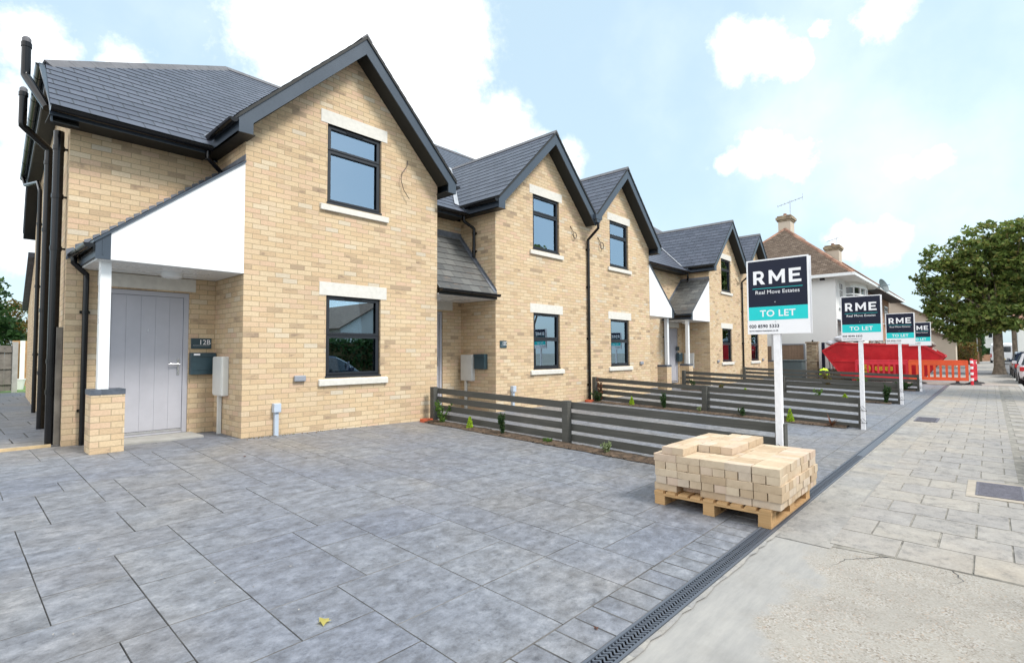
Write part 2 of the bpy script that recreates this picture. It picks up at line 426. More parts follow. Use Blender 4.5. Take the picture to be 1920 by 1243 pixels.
def leaf_mat(name, cols, rough=.6):
    m_, t, b = mat(name)
    gm = add(t, 'ShaderNodeNewGeometry'); tcn = add(t, 'ShaderNodeTexCoord')
    r = ramp(t, gm.outputs['Random Per Island'], [(i / (len(cols) - 1), c) for i, c in enumerate(cols)])
    n = noise(t, tcn.outputs['Object'], .7, 3)
    r2 = ramp(t, n, [(.3, (.78, .82, .8)), (.7, (1.2, 1.15, 1.0))])
    c = mixn(t, r.outputs[0], r2.outputs[0], 1.0, 'MULTIPLY')
    t.links.new(c, b.inputs['Base Color']); b.inputs['Roughness'].default_value = rough
    b.inputs['Specular IOR Level'].default_value = .3
    tr = add(t, 'ShaderNodeBsdfTranslucent'); t.links.new(c, tr.inputs['Color'])
    mx = add(t, 'ShaderNodeMixShader'); mx.inputs[0].default_value = .42
    t.links.new(b.outputs[0], mx.inputs[1]); t.links.new(tr.outputs[0], mx.inputs[2])
    t.links.new(mx.outputs[0], t.nodes['Material Output'].inputs['Surface'])
    return m_
M['leaf'] = leaf_mat('maple_leaves', [(.080, .125, .036), (.12, .18, .048), (.155, .22, .056), (.21, .26, .068), (.24, .21, .075)])
M['leafdark'] = leaf_mat('evergreen_leaves', [(.02, .05, .02), (.03, .075, .025), (.045, .10, .03), (.055, .12, .035)])
M['leaflime'] = leaf_mat('lime_conifer', [(.28, .42, .02), (.40, .58, .03), (.50, .68, .06)])
M['leafmid'] = leaf_mat('fresh_leaves', [(.06, .14, .03), (.10, .20, .04), (.16, .27, .06)])
M['leafred'] = leaf_mat('bronze_leaves', [(.12, .04, .025), (.20, .07, .04), (.10, .06, .03)])
M['leafpale'] = leaf_mat('variegated_leaves', [(.30, .36, .20), (.20, .28, .12), (.40, .45, .30)])
M['leafyellow'] = leaf_mat('fallen_leaf', [(.50, .45, .12), (.55, .48, .2)])
M['leafautumn'] = leaf_mat('autumn_shrub', [(.10, .15, .04), (.18, .14, .04), (.22, .10, .03)])

def glass():
    m_, t, b = mat('window_glass')
    t.nodes.remove(b)
    gl = add(t, 'ShaderNodeBsdfGlossy', Roughness=.0); gl.inputs['Color'].default_value = (.62, .80, .97, 1)
    tr = add(t, 'ShaderNodeBsdfTransparent'); tr.inputs['Color'].default_value = (.95, 1, .99, 1)
    fr = add(t, 'ShaderNodeFresnel', IOR=1.9)
    mx = add(t, 'ShaderNodeMixShader')
    mr = add(t, 'ShaderNodeMapRange'); mr.inputs['To Min'].default_value = .38; mr.inputs['To Max'].default_value = 1.0
    t.links.new(fr.outputs[0], mr.inputs['Value'])
    t.links.new(mr.outputs[0], mx.inputs[0])
    t.links.new(tr.outputs[0], mx.inputs[1]); t.links.new(gl.outputs[0], mx.inputs[2])
    t.links.new(mx.outputs[0], t.nodes['Material Output'].inputs['Surface'])
    return m_
M['glass'] = glass()
# shiny gutter: photo shows a bright highlight along it
M['black'].node_tree.nodes['Principled BSDF'].inputs['Specular IOR Level'].default_value = .38

# ------------------------------------------------------------------ mesh helper
ORG = {}
class MB:
    def __init__(s): s.v = []; s.f = []; s.uv = []; s.mi = []
    def poly(s, pts, uv=None, m=0):
        n = len(s.v); s.v += [tuple(p) for p in pts]
        s.f.append(tuple(range(n, n + len(pts)))); s.uv.append(uv); s.mi.append(m)
    def box(s, x0, x1, y0, y1, z0, z1, m=0):
        if x0 > x1: x0, x1 = x1, x0
        if y0 > y1: y0, y1 = y1, y0
        if z0 > z1: z0, z1 = z1, z0
        n = len(s.v)
        s.v += [(x, y, z) for z in (z0, z1) for y in (y0, y1) for x in (x0, x1)]
        for f in ((0, 2, 3, 1), (4, 5, 7, 6), (0, 1, 5, 4), (2, 6, 7, 3), (0, 4, 6, 2), (1, 3, 7, 5)):
            s.f.append(tuple(n + i for i in f)); s.uv.append(None); s.mi.append(m)
    def obox(s, c, ax, h, m=0):
        c = Vector(c); a = [Vector(q).normalized() * k for q, k in zip(ax, h)]
        n = len(s.v)
        s.v += [tuple(c + a[0] * x + a[1] * y + a[2] * z) for z in (-1, 1) for y in (-1, 1) for x in (-1, 1)]
        for f in ((0, 2, 3, 1), (4, 5, 7, 6), (0, 1, 5, 4), (2, 6, 7, 3), (0, 4, 6, 2), (1, 3, 7, 5)):
            s.f.append(tuple(n + i for i in f)); s.uv.append(None); s.mi.append(m)
    def beam(s, a, b, wd, ht, m=0, upv=(0, 0, 1)):
        a, b = Vector(a), Vector(b); d = b - a
        sd_ = d.cross(Vector(upv)).normalized(); u = sd_.cross(d).normalized()
        s.obox((a + b) / 2, (d, sd_, u), (d.length / 2, wd / 2, ht / 2), m)
    def prism(s, pts, vec, m=0):
        """closed prism: polygon pts (3D) extruded by vec"""
        v = Vector(vec); n = len(s.v); k = len(pts)
        s.v += [tuple(p) for p in pts] + [tuple(Vector(p) + v) for p in pts]
        s.f.append(tuple(range(n + k - 1, n - 1, -1))); s.f.append(tuple(range(n + k, n + 2 * k)))
        s.uv += [None, None]; s.mi += [m, m]
        for i in range(k):
            j = (i + 1) % k
            s.f.append((n + i, n + j, n + k + j, n + k + i)); s.uv.append(None); s.mi.append(m)
    def tube(s, path, r, seg=10, m=0, cap=True):
        P = [Vector(p) for p in path]; rs = r if isinstance(r, (list, tuple)) else [r] * len(P)
        base = len(s.v); prev = None
        for i, p in enumerate(P):
            d = (P[min(i + 1, len(P) - 1)] - P[max(i - 1, 0)]).normalized()
            if prev is None:
                a = d.orthogonal().normalized()
            else:
                a = (prev - d * prev.dot(d))
                a = a.normalized() if a.length > 1e-6 else d.orthogonal().normalized()
            prev = a; b = d.cross(a)
            for k in range(seg):
                t = 2 * math.pi * k / seg
                s.v.append(tuple(p + a * math.cos(t) * rs[i] + b * math.sin(t) * rs[i]))
        for i in range(len(P) - 1):
            for k in range(seg):
                k2 = (k + 1) % seg
                s.f.append((base + i * seg + k, base + i * seg + k2, base + (i + 1) * seg + k2, base + (i + 1) * seg + k))
                s.uv.append(None); s.mi.append(m)
        if cap:
            s.f.append(tuple(base + k for k in reversed(range(seg)))); s.f.append(tuple(base + (len(P) - 1) * seg + k for k in range(seg)))
            s.uv += [None, None]; s.mi += [m, m]
    def grid(s, rows, m=0, closed=False):
        n = len(s.v); k = len(rows[0])
        for r in rows: s.v += [tuple(p) for p in r]
        for i in range(len(rows) - 1):
            for j in range(k if closed else k - 1):
                j2 = (j + 1) % k
                s.f.append((n + i * k + j, n + i * k + j2, n + (i + 1) * k + j2, n + (i + 1) * k + j)); s.uv.append(None); s.mi.append(m)
    def build(s, name, mats, parent=None, smooth=False, bevel=0, label=None):
        o_ = ORG.get(parent.name) if parent is not None else None
        me = bpy.data.meshes.new(name)
        vv = s.v
        if o_ is not None: vv = [(x - o_[0], y - o_[1], z - o_[2]) for x, y, z in s.v]
        me.from_pydata(vv, [], s.f)
        if not isinstance(mats, (list, tuple)): mats = [mats]
        for q in mats: me.materials.append(M[q])
        if len(mats) > 1: me.polygons.foreach_set('material_index', s.mi)
        uvl = me.uv_layers.new(name='UVMap')
        dat = np.zeros(len(me.loops) * 2)
        V = s.v; li = 0
        for f, uv in zip(s.f, s.uv):
            k = len(f)
            if uv is not None:
                for q in uv: dat[2 * li] = q[0]; dat[2 * li + 1] = q[1]; li += 1
                continue
            a, b, c = V[f[0]], V[f[1]], V[f[2]]
            nx = (b[1] - a[1]) * (c[2] - a[2]) - (b[2] - a[2]) * (c[1] - a[1])
            ny = (b[2] - a[2]) * (c[0] - a[0]) - (b[0] - a[0]) * (c[2] - a[2])
            nz_ = (b[0] - a[0]) * (c[1] - a[1]) - (b[1] - a[1]) * (c[0] - a[0])
            ln = math.sqrt(nx * nx + ny * ny + nz_ * nz_) or 1
            nx /= ln; ny /= ln; nz_ /= ln
            if abs(nz_) > .95:
                for i in f: dat[2 * li] = V[i][0]; dat[2 * li + 1] = V[i][1]; li += 1
            else:
                h = math.hypot(nx, ny) or 1; tx, ty = -ny / h, nx / h
                ux, uy, uz = ny * 0 - nz_ * ty, nz_ * tx - 0, nx * ty - ny * tx
                for i in f:
                    p = V[i]
                    dat[2 * li] = p[0] * tx + p[1] * ty
                    dat[2 * li + 1] = (p[0] * ux + p[1] * uy + p[2] * uz) if abs(nz_) > .05 else p[2]
                    li += 1
        uvl.data.foreach_set('uv', dat)
        me.update()
        if smooth: me.polygons.foreach_set('use_smooth', [True] * len(me.polygons))
        ob = bpy.data.objects.new(name, me)
        COL.objects.link(ob)
        if parent is not None: ob.parent = parent
        if o_ is not None: ORG[ob.name] = o_
        if label: ob['label'] = label
        if bevel:
            md = ob.modifiers.new('bevel', 'BEVEL'); md.width = bevel; md.segments = 2; md.limit_method = 'ANGLE'
        if smooth:
            try: me.shade_smooth_by_angle = None
            except Exception: pass
        return ob

def tag(o, label, cat, group=None, kind=None):
    if label: o['label'] = label
    if cat: o['category'] = cat
    if group: o['group'] = group
    if kind: o['kind'] = kind
    return o
def thing(name, label, cat, loc=(0, 0, 0), rz=0, group=None, local=False):
    o = bpy.data.objects.new(name, None); COL.objects.link(o)
    o.empty_display_size = .2
    o.location = loc; o.rotation_euler = (0, 0, rz)
    if not local: ORG[o.name] = tuple(loc)
    return tag(o, label, cat, group)
def struct(mb, name, mats, **kw):
    o = mb.build(name, mats, **kw); o['kind'] = 'structure'; return o
def dup(root, loc, rz, label, group=None):
    r = root.copy(); COL.objects.link(r); r.location = loc; r.rotation_euler = (0, 0, rz); r['label'] = label
    if group: r['group'] = group
    def rec(src, par):
        for ch in list(src.children):
            if ch is par: continue
            c = ch.copy(); COL.objects.link(c); c.parent = par; rec(ch, c)
    kids = list(root.children)
    for ch in kids:
        c = ch.copy(); COL.objects.link(c); c.parent = r
        for g in list(ch.children):
            d = g.copy(); COL.objects.link(d); d.parent = c
    return r
def smooth_angle(ob, ang=40):
    for p in ob.data.polygons: p.use_smooth = True
    ob.data.set_sharp_from_angle(angle=R(ang))
    return ob

# ------------------------------------------------------------------ ground heights
SZ = -.225
def zw(x):
    if x <= 0: return 0.0
    if x < 4: return -.018 * x
    return -.072
def gz(x, y):
    if y >= 0: return zw(x)
    if y <= -6.35: return SZ
    t = -y / 6.35
    return zw(x) * (1 - t) + SZ * t

# the big sheet: road, pavement base, land beyond
mb = MB()
XS = [-60, -8, -3.5] + [i * 1.5 - 2.5 for i in range(0, 24)] + [36, 50, 80, 150, 400]
YS = [14, 11, 6, 3, 1, 0, -1.5, -3, -4.5, -6.35, -6.42]
for i in range(len(XS) - 1):
    for j in range(len(YS) - 1):
        x0, x1, y0, y1 = XS[i], XS[i + 1], YS[j], YS[j + 1]
        P = [(x, y, gz(x, y) - .012 if 24.9 > x > -60 else (-.235 if x >= 24.9 else gz(x, y) - .012)) for x, y in ((x0, y0), (x0, y1), (x1, y1), (x1, y0))]
        mb.poly(P)
struct(mb, 'ground', 'joint')
mb = MB()
mb.poly([(-400, 14, -.02), (400, 14, -.02), (900, 900, -.3), (-900, 900, -.3)])
mb.poly([(-900, -900, -.5), (900, -900, -.5), (900, -17.8, -.5), (-900, -17.8, -.5)])
mb.poly([(400, 14, -.3), (400, -17.8, -.5), (2200, -17.8, -.5), (2200, 14, -.5)])
struct(mb, 'land', 'farground')

# driveway slabs (ashlar pattern), planks of stamped concrete with joints between
U = .2
X0, Y0 = -4.3, -6.15
nx_, ny_ = 146, 37
occ = np.zeros((nx_, ny_), bool)
rnd = random.Random(11)
mb = MB()
_jr = random.Random(5)
def slab_quad(mb, x0, x1, y0, y1, g=.005, top=0.0, zf=gz, sk=.004):
    k_ = [_jr.uniform(.35, 1.25) for _ in range(4)]
    a, b, c, d = x0 + g * k_[0], x1 - g * k_[1], y0 + g * k_[2], y1 - g * k_[3]
    P = [(a, c), (b, c), (b, d), (a, d)]
    n = len(mb.v)
    e = sk
    mb.v += [(x, y, zf(x, y) + top) for x, y in ((a + e, c + e), (b - e, c + e), (b - e, d - e), (a + e, d - e))]
    mb.v += [(x, y, zf(x, y) + top - .008) for x, y in P]
    mb.f.append((n, n + 1, n + 2, n + 3)); mb.uv.append(None); mb.mi.append(0)
    for i in range(4):
        j = (i + 1) % 4
        mb.f.append((n + 4 + i, n + 4 + j, n + j, n + i)); mb.uv.append(None); mb.mi.append(1)
SIZES = [(3, 3), (3, 2), (2, 3), (2, 2), (3, 2), (2, 3), (2, 2), (2, 1), (1, 2), (4, 2)]
for j in range(ny_):
    for i in range(nx_):
        if occ[i, j]: continue
        opts = SIZES[:]; rnd.shuffle(opts); opts = sorted(opts, key=lambda q: -q[0] * q[1] * rnd.random())
        done = False
        for (a, b) in opts + [(1, 1)]:
            if i + a > nx_ or j + b > ny_ or occ[i:i + a, j:j + b].any(): continue
            occ[i:i + a, j:j + b] = True
            slab_quad(mb, X0 + i * U, X0 + (i + a) * U, Y0 + j * U, min(1.2, Y0 + (j + b) * U), .0019, sk=.0022)
            break
# border course along the channel
x = -4.3
while x < 24.8:
    slab_quad(mb, x, x + .168, -6.41, -6.15, .0032, sk=.003)
    x += .168
o = struct(mb, 'driveway', ['stamped', 'joint'])
# side passage paving
mb = MB()
y = 1.2
while y < 14.5:
    x = -4.6
    while x < -1.0:
        ww = rnd.choice((.6, .8, 1.0))
        slab_quad(mb, x, min(x + ww, -1.0), y, y + .6, .005, zf=lambda a, b: .012)
        x += ww
    y += .6
struct(mb, 'passage', ['stamped', 'joint'])
mb = MB(); mb.box(-4.6, -1.89, 1.17, 1.21, -.02, .035)
tag(mb.build('timber_edging', 'timber'), 'thin pine edging strip across the mouth of the side passage', 'timber strip')
mb = MB(); mb.box(-1.36, -.30, .55, 1.12, -.03, .028)
tag(mb.build('doorstep', 'concrete', bevel=.006), 'rough concrete doorstep slab below the grey front door', 'doorstep')

# drain channel
mb = MB()
zc = SZ + .004
mb.box(-6, 24.8, -6.432, -6.415, zc - .03, zc + .004)
mb.box(-6, 24.8, -6.535, -6.52, zc - .03, zc + .004)
mb.box(-6, 24.8, -6.52, -6.432, zc - .16, zc - .13, 1); mb.box(-6, 24.8, -6.523, -6.5205, zc - .16, zc - .004, 1); mb.box(-6, 24.8, -6.4315, -6.429, zc - .16, zc - .004, 1)
mb.box(5.5, 24.8, -6.515, -6.437, zc - .03, zc - .001, 0)
x = -1.9
while x < 5.5:
    rows = []
    for k in range(13):
        t = k / 12
        yy = -6.52 + .088 * t
        xx = x + .011 * math.sin(t * math.pi * 4)
        rows.append(((xx, yy, zc - .006), (xx, yy, zc), (xx + .0125, yy, zc), (xx + .0125, yy, zc - .006)))
    mb.grid(rows)
    x += .029
drm, t_, b_ = mat('drain_grating'); b_.inputs['Base Color'].default_value = (.085, .10, .125, 1); b_.inputs['Roughness'].default_value = .42
M['grating'] = drm
dr = mb.build('drain_channel', ['grating', 'cable'])
tag(dr, 'long dark drainage channel with wavy grating along the driveway edge', 'drain')

# pavement
mb = MB()
mb.poly([(-8, -6.535, SZ - .006), (-8, -8.62, SZ - .03), (120, -8.62, SZ - .03), (120, -6.535, SZ - .006)])
struct(mb, 'pavement', 'agg')
def pz(x, y): return SZ - .006 - .024 * min(1, max(0, (-6.535 - y) / 2.08))
mb = MB()
rnd2 = random.Random(4)
edge = []
xx = 1.45
while xx <= 24.8:
    edge.append((xx, -6.535, -6.90 + rnd2.uniform(-.02, .02) + (.0 if xx > 2 else -.02)))
    xx += .3
for a, b in zip(edge[:-1], edge[1:]):
    mb.poly([(a[0], a[1], pz(a[0], a[1]) + .004), (a[0], a[2], pz(a[0], a[2]) + .004), (b[0], b[2], pz(b[0], b[2]) + .004), (b[0], b[1], pz(b[0], b[1]) + .004)])
struct(mb, 'concrete_strip', 'smoothcon')
mb = MB()
edge = []
xx = -8
while xx <= 20:
    edge.append((xx, -6.537, -6.553 - rnd2.uniform(0, .018)))
    xx += .09
for a, b in zip(edge[:-1], edge[1:]):
    mb.poly([(a[0], a[1], pz(a[0], a[1]) + .008), (a[0], a[2], pz(a[0], a[2]) + .008), (b[0], b[2], pz(b[0], b[2]) + .008), (b[0], b[1], pz(b[0], b[1]) + .008)])
struct(mb, 'mortar_haunch', 'smoothcon')
# paving slabs
mbj = MB(); mbj.poly([(1.5, -6.9, pz(0, -6.9) + .003), (1.72, -8.62, pz(0, -8.62) + .003), (26, -8.62, pz(0, -8.62) + .003), (26, -6.9, pz(0, -6.9) + .003)])
struct(mbj, 'paving_bed', 'pavejoint')
mb = MB()
k = 0; x = 1.56
while x < 26:
    y = -6.9 - (.2 if k % 2 else 0.0)
    if k % 2: slab_quad(mb, x, x + .425, -7.1, -6.9, .003, .009, pz)
    while y > -8.0:
        if not (x < 1.6 and y < -7.9) and not (3.9 < x + .2 < 4.75 and y < -7.6):
            slab_quad(mb, x, x + .425, max(y - .4, -8.01), y, .003, .009 + rnd2.uniform(-.001, .001), pz)
        y -= .4
    yy = -8.08 - (.2 if k % 2 else 0)
    while yy > -8.6:
        slab_quad(mb, x, x + .425, max(yy - .4, -8.6), yy, .003, .009, pz); yy -= .4
    k += 1; x += .425
struct(mb, 'paving', ['paving', 'pavejoint'])
mb = MB(); mb.box(26, 38, -8.62, -2.9, -.30, SZ - .004)
struct(mb, 'footway', 'paving')
# kerb + road
mb = MB(); mb.box(-8, 39.2, -8.76, -8.622, -.4, SZ - .02)
struct(mb, 'kerb', 'concrete')
mb = MB()
mb.poly([(-300, -8.62, -.355), (-300, -16, -.355), (400, -16, -.355), (400, -8.62, -.355)])
mb.poly([(38, 60, -.25), (38, -8.62, -.25), (47, -8.62, -.25), (47, 60, -.25)])
struct(mb, 'road', 'asphalt')
mb = MB(); mb.box(38, 47, -8.6, 40, -.30, -.22); struct(mb, 'side_road', 'farasphalt')
mb = MB(); mb.box(47.0, 160, -8.6, -6.3, -.3, -.2); struct(mb, 'far_footway', 'paving')
mb = MB(); mb.box(-100, 160, -18, -16, -.5, -.24); struct(mb, 'opposite_footway', 'paving')
def crack(label, pts, w0):
    b = MB(); r_ = random.Random(len(pts)); P = []
    for (xa_, ya_), (xb_, yb_) in zip(pts[:-1], pts[1:]):
        n = max(2, int(math.hypot(xb_ - xa_, yb_ - ya_) / .03))
        for k in range(n):
            u = k / n; P.append((xa_ + (xb_ - xa_) * u + r_.uniform(-.007, .007), ya_ + (yb_ - ya_) * u + r_.uniform(-.007, .007)))
    for i, ((xa_, ya_), (xb_, yb_)) in enumerate(zip(P[:-1], P[1:])):
        d = Vector((xb_ - xa_, yb_ - ya_, 0)).normalized(); q = Vector((-d.y, d.x, 0)) * w0 * (1 - i / len(P)) ; q2 = Vector((-d.y, d.x, 0)) * w0 * (1 - (i + 1) / len(P))
        b.poly([(xa_ - q.x, ya_ - q.y, pz(xa_, ya_) + .003), (xb_ - q2.x, yb_ - q2.y, pz(xb_, yb_) + .003), (xb_ + q2.x, yb_ + q2.y, pz(xb_, yb_) + .003), (xa_ + q.x, ya_ + q.y, pz(xa_, ya_) + .003)])
    struct(b, 'pavement_crack', 'cable')
crack('', [(1.58, -7.28), (1.42, -7.15), (1.30, -7.05), (1.02, -6.98)], .0035)
crack('', [(1.56, -7.60), (1.40, -7.66), (1.25, -7.58)], .0025)
# covers
c = thing('manhole_cover', 'large dark ribbed inspection cover in a peach mortar surround on the pavement', 'cover', (4.35, -7.86, -.24))
mb = MB()
zt = pz(4, -7.8) + .016
mb.box(3.90, 4.78, -8.06, -7.60, zt - .02, zt); mb.build('surround', 'peach', c)
mb = MB(); mb.box(3.99, 4.70, -8.03, -7.67, zt - .01, zt + .004)
for i in range(12): mb.box(4.01 + i * .057, 4.03 + i * .057, -8.01, -7.69, zt + .004, zt + .007)
mb.build('lid', 'ironcover', c)
mb = MB(); zt = pz(10.8, -6.8) + .018
mb.box(10.42, 11.25, -7.0, -6.63, zt - .02, zt)
for i in range(10): mb.box(10.46 + i * .079, 10.48 + i * .079, -6.97, -6.66, zt, zt + .004)
tag(mb.build('inspection_cover', 'ironcover'), 'smaller blue grey metal cover beside the drain channel further along', 'cover')

# ------------------------------------------------------------------ the terrace
TA = math.atan(.78); CA, SA = math.cos(TA), math.sin(TA)
EY, EZ, RY = .7, 4.3, 5.4
RZ = EZ + .78 * (RY - EY)
LM = (RY - EY) / CA
HZ = 5.35                                  # half-hip eave height
V1 = (HZ - EZ) / SA
GS, GA = .995, 6.46                        # gable slope and apex height

def clip(poly, axis, val, keep_gt):
    out_ = []
    n = len(poly)
    for i in range(n):
        a, b = poly[i], poly[(i + 1) % n]
        ia = (a[axis] >= val - 1e-9) if keep_gt else (a[axis] <= val + 1e-9)
        ib = (b[axis] >= val - 1e-9) if keep_gt else (b[axis] <= val + 1e-9)
        if ia: out_.append(a)
        if ia != ib:
            t = (val - a[axis]) / (b[axis] - a[axis])
            out_.append(tuple(a[k] + t * (b[k] - a[k]) for k in (0, 1)))
    return out_
def courses(mb, p0, U_, V_, poly, c=.21, lift=.0065, m=0, uo=0.0, flip=False):
    """slated slope: each course is a slightly tilted strip with its own lower edge"""
    p0, U_, V_ = Vector(p0), Vector(U_).normalized(), Vector(V_).normalized()
    Nn = U_.cross(V_).normalized()
    if flip: Nn = -Nn
    v0 = min(p[1] for p in poly); v1 = max(p[1] for p in poly)
    k = math.floor(v0 / c + 1e-6)
    while k * c < v1 - 1e-6:
        q = clip(clip(poly, 1, k * c, True), 1, (k + 1) * c, False)
        if len(q) >= 3:
            pts = [p0 + U_ * a + V_ * b + Nn * (lift * (1 - (b - k * c) / c) + .001) for a, b in q]
            uv = [(a + uo, b + .0015) for a, b in q]
            if flip: pts.reverse(); uv.reverse()
            mb.poly(pts, uv, m)
            lo = [a for a, b in q if abs(b - max(k * c, v0)) < 1e-5]
            if len(lo) >= 2:
                a0, a1 = min(lo), max(lo); b = max(k * c, v0)
                A = p0 + U_ * a0 + V_ * b; B = p0 + U_ * a1 + V_ * b
                mb.poly([A, B, B + Nn * lift, A + Nn * lift], [(a0, b - .001), (a1, b - .001), (a1, b), (a0, b)], m)
        k += 1

def wallrects(mb, x0, x1, z0, z1, holes, plane, fn):
    """rectangular wall with holes; fn(x,z)->3D point"""
    xs = sorted({x0, x1, *[h[0] for h in holes], *[h[1] for h in holes]})
    zs = sorted({z0, z1, *[h[2] for h in holes], *[h[3] for h in holes]})
    for i in range(len(xs) - 1):
        for j in range(len(zs) - 1):
            cx, cz = (xs[i] + xs[i + 1]) / 2, (zs[j] + zs[j + 1]) / 2
            if any(h[0] < cx < h[1] and h[2] < cz < h[3] for h in holes): continue
            mb.poly([fn(xs[i], zs[j]), fn(xs[i + 1], zs[j]), fn(xs[i + 1], zs[j + 1]), fn(xs[i], zs[j + 1])])

def reveals(mb, h, y0, y1):
    a, b, z0, z1 = h
    mb.poly([(a, y0, z0), (a, y0, z1), (a, y1, z1), (a, y1, z0)])
    mb.poly([(b, y0, z0), (b, y1, z0), (b, y1, z1), (b, y0, z1)])
    mb.poly([(a, y0, z1), (b, y0, z1), (b, y1, z1), (a, y1, z1)])
    mb.poly([(a, y0, z0), (a, y1, z0), (b, y1, z0), (b, y0, z0)])

def window(par, x0, x1, z0, z1, split, label=None):
    """grey casement: frame, two panes, trickle vent, and the room behind it"""
    y = .045
    f = MB()
    t = .052
    zt = z1 - (z1 - z0) * split
    for a, b, c_, d in ((x0 + .004, x0 + t, z0 + .03, z1 - .004), (x1 - t, x1 - .004, z0 + .03, z1 - .004), (x0 + t, x1 - t, z1 - t - .01, z1 - .004),
                        (x0 + t, x1 - t, z0 + .03, z0 + .03 + t), (x0 + t, x1 - t, zt - .045, zt + .045)):
        f.box(a, b, y, y + .07, c_, d)
    # proud sashes
    for c_, d in ((zt + .012, z1 - .028), (z0 + .055, zt - .012)):
        s_ = .032
        a0, a1 = x0 + .024, x1 - .024
        f.box(a0, a0 + s_ + .018, y - .012, y + .0, c_, d); f.box(a1 - s_ - .018, a1, y - .012, y, c_, d)
        f.box(a0 + .05, a1 - .05, y - .012, y, d - s_, d); f.box(a0 + .05, a1 - .05, y - .012, y, c_, c_ + s_)
    f.box(x0 - .012, x1 + .012, y - .05, y + .05, z0 + .001, z0 + .03)       # sub-sill
    fr = f.build('window', 'frame', par)
    for c_, d in ((zt + .044, z1 - .06), (z0 + .085, zt - .044)):
        g = MB(); g.poly([(x0 + .05, y + .03, c_), (x1 - .05, y + .03, c_), (x1 - .05, y + .03, d), (x0 + .05, y + .03, d)])
        g.poly([(x0 + .05, y + .036, c_), (x0 + .05, y + .036, d), (x1 - .05, y + .036, d), (x1 - .05, y + .036, c_)])
        g.build('pane', 'glass', fr)
    v = MB(); xm = (x0 + x1) / 2
    v.box(xm - .16, xm + .16, y - .022, y - .012, z1 - .045, z1 - .022)
    v.build('trickle_vent', 'black', fr)
    cu = MB(); n_ = 4
    for k in range(n_): cu.box(x1 - .20 + k * .034, x1 - .17 + k * .034, .15 + .006 * (k % 2), .156 + .006 * (k % 2), z0 + .01, z1 - .02)
    cu.build('blind', 'curtain', fr)
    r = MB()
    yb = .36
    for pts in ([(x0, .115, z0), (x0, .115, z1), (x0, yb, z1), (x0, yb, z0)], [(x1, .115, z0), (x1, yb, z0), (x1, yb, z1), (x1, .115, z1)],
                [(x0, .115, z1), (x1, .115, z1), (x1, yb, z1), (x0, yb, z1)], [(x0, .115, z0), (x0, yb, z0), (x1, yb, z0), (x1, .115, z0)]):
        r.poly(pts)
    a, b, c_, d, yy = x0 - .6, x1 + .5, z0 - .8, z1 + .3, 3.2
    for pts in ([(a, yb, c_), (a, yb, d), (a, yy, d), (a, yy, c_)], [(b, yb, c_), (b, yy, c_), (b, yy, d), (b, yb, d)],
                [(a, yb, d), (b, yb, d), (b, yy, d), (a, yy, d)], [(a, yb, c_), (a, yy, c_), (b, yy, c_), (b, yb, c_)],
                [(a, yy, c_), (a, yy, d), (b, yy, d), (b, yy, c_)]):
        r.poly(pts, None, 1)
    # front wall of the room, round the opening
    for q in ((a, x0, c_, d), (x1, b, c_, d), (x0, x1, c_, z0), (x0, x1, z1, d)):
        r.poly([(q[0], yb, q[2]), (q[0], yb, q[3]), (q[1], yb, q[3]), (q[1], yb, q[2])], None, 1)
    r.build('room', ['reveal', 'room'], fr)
    return fr

def gable(H, g0, g1, c, dl, dr, lhouse=True):
    """projecting brick gable with two windows; dl, dr horizontal run of each roof slope"""
    x0, x1 = c - .507, c + .507
    lo, hi = (x0, x1, .797, 2.121), (x0, x1, 3.603, 4.915)
    w_ = MB()
    fn = lambda x, z: (x, 0, z)
    zl = lambda x: GA - GS * abs(x - c) - .12
    w_.poly([fn(g0, -.4), fn(x0, -.4), fn(x0, zl(x0)), fn(g0, zl(g0))])
    w_.poly([fn(x1, -.4), fn(g1, -.4), fn(g1, zl(g1)), fn(x1, zl(x1))])
    for a, b in ((-.4, lo[2]), (lo[3], hi[2])):
        w_.poly([fn(x0, a), fn(x1, a), fn(x1, b), fn(x0, b)])
    w_.poly([fn(x0, hi[3]), fn(x1, hi[3]), fn(x1, zl(x1)), fn(c, GA - .12), fn(x0, zl(x0))])
    for h in (lo, hi): reveals(w_, h, 0, .05)
    return w_, lo, hi, zl

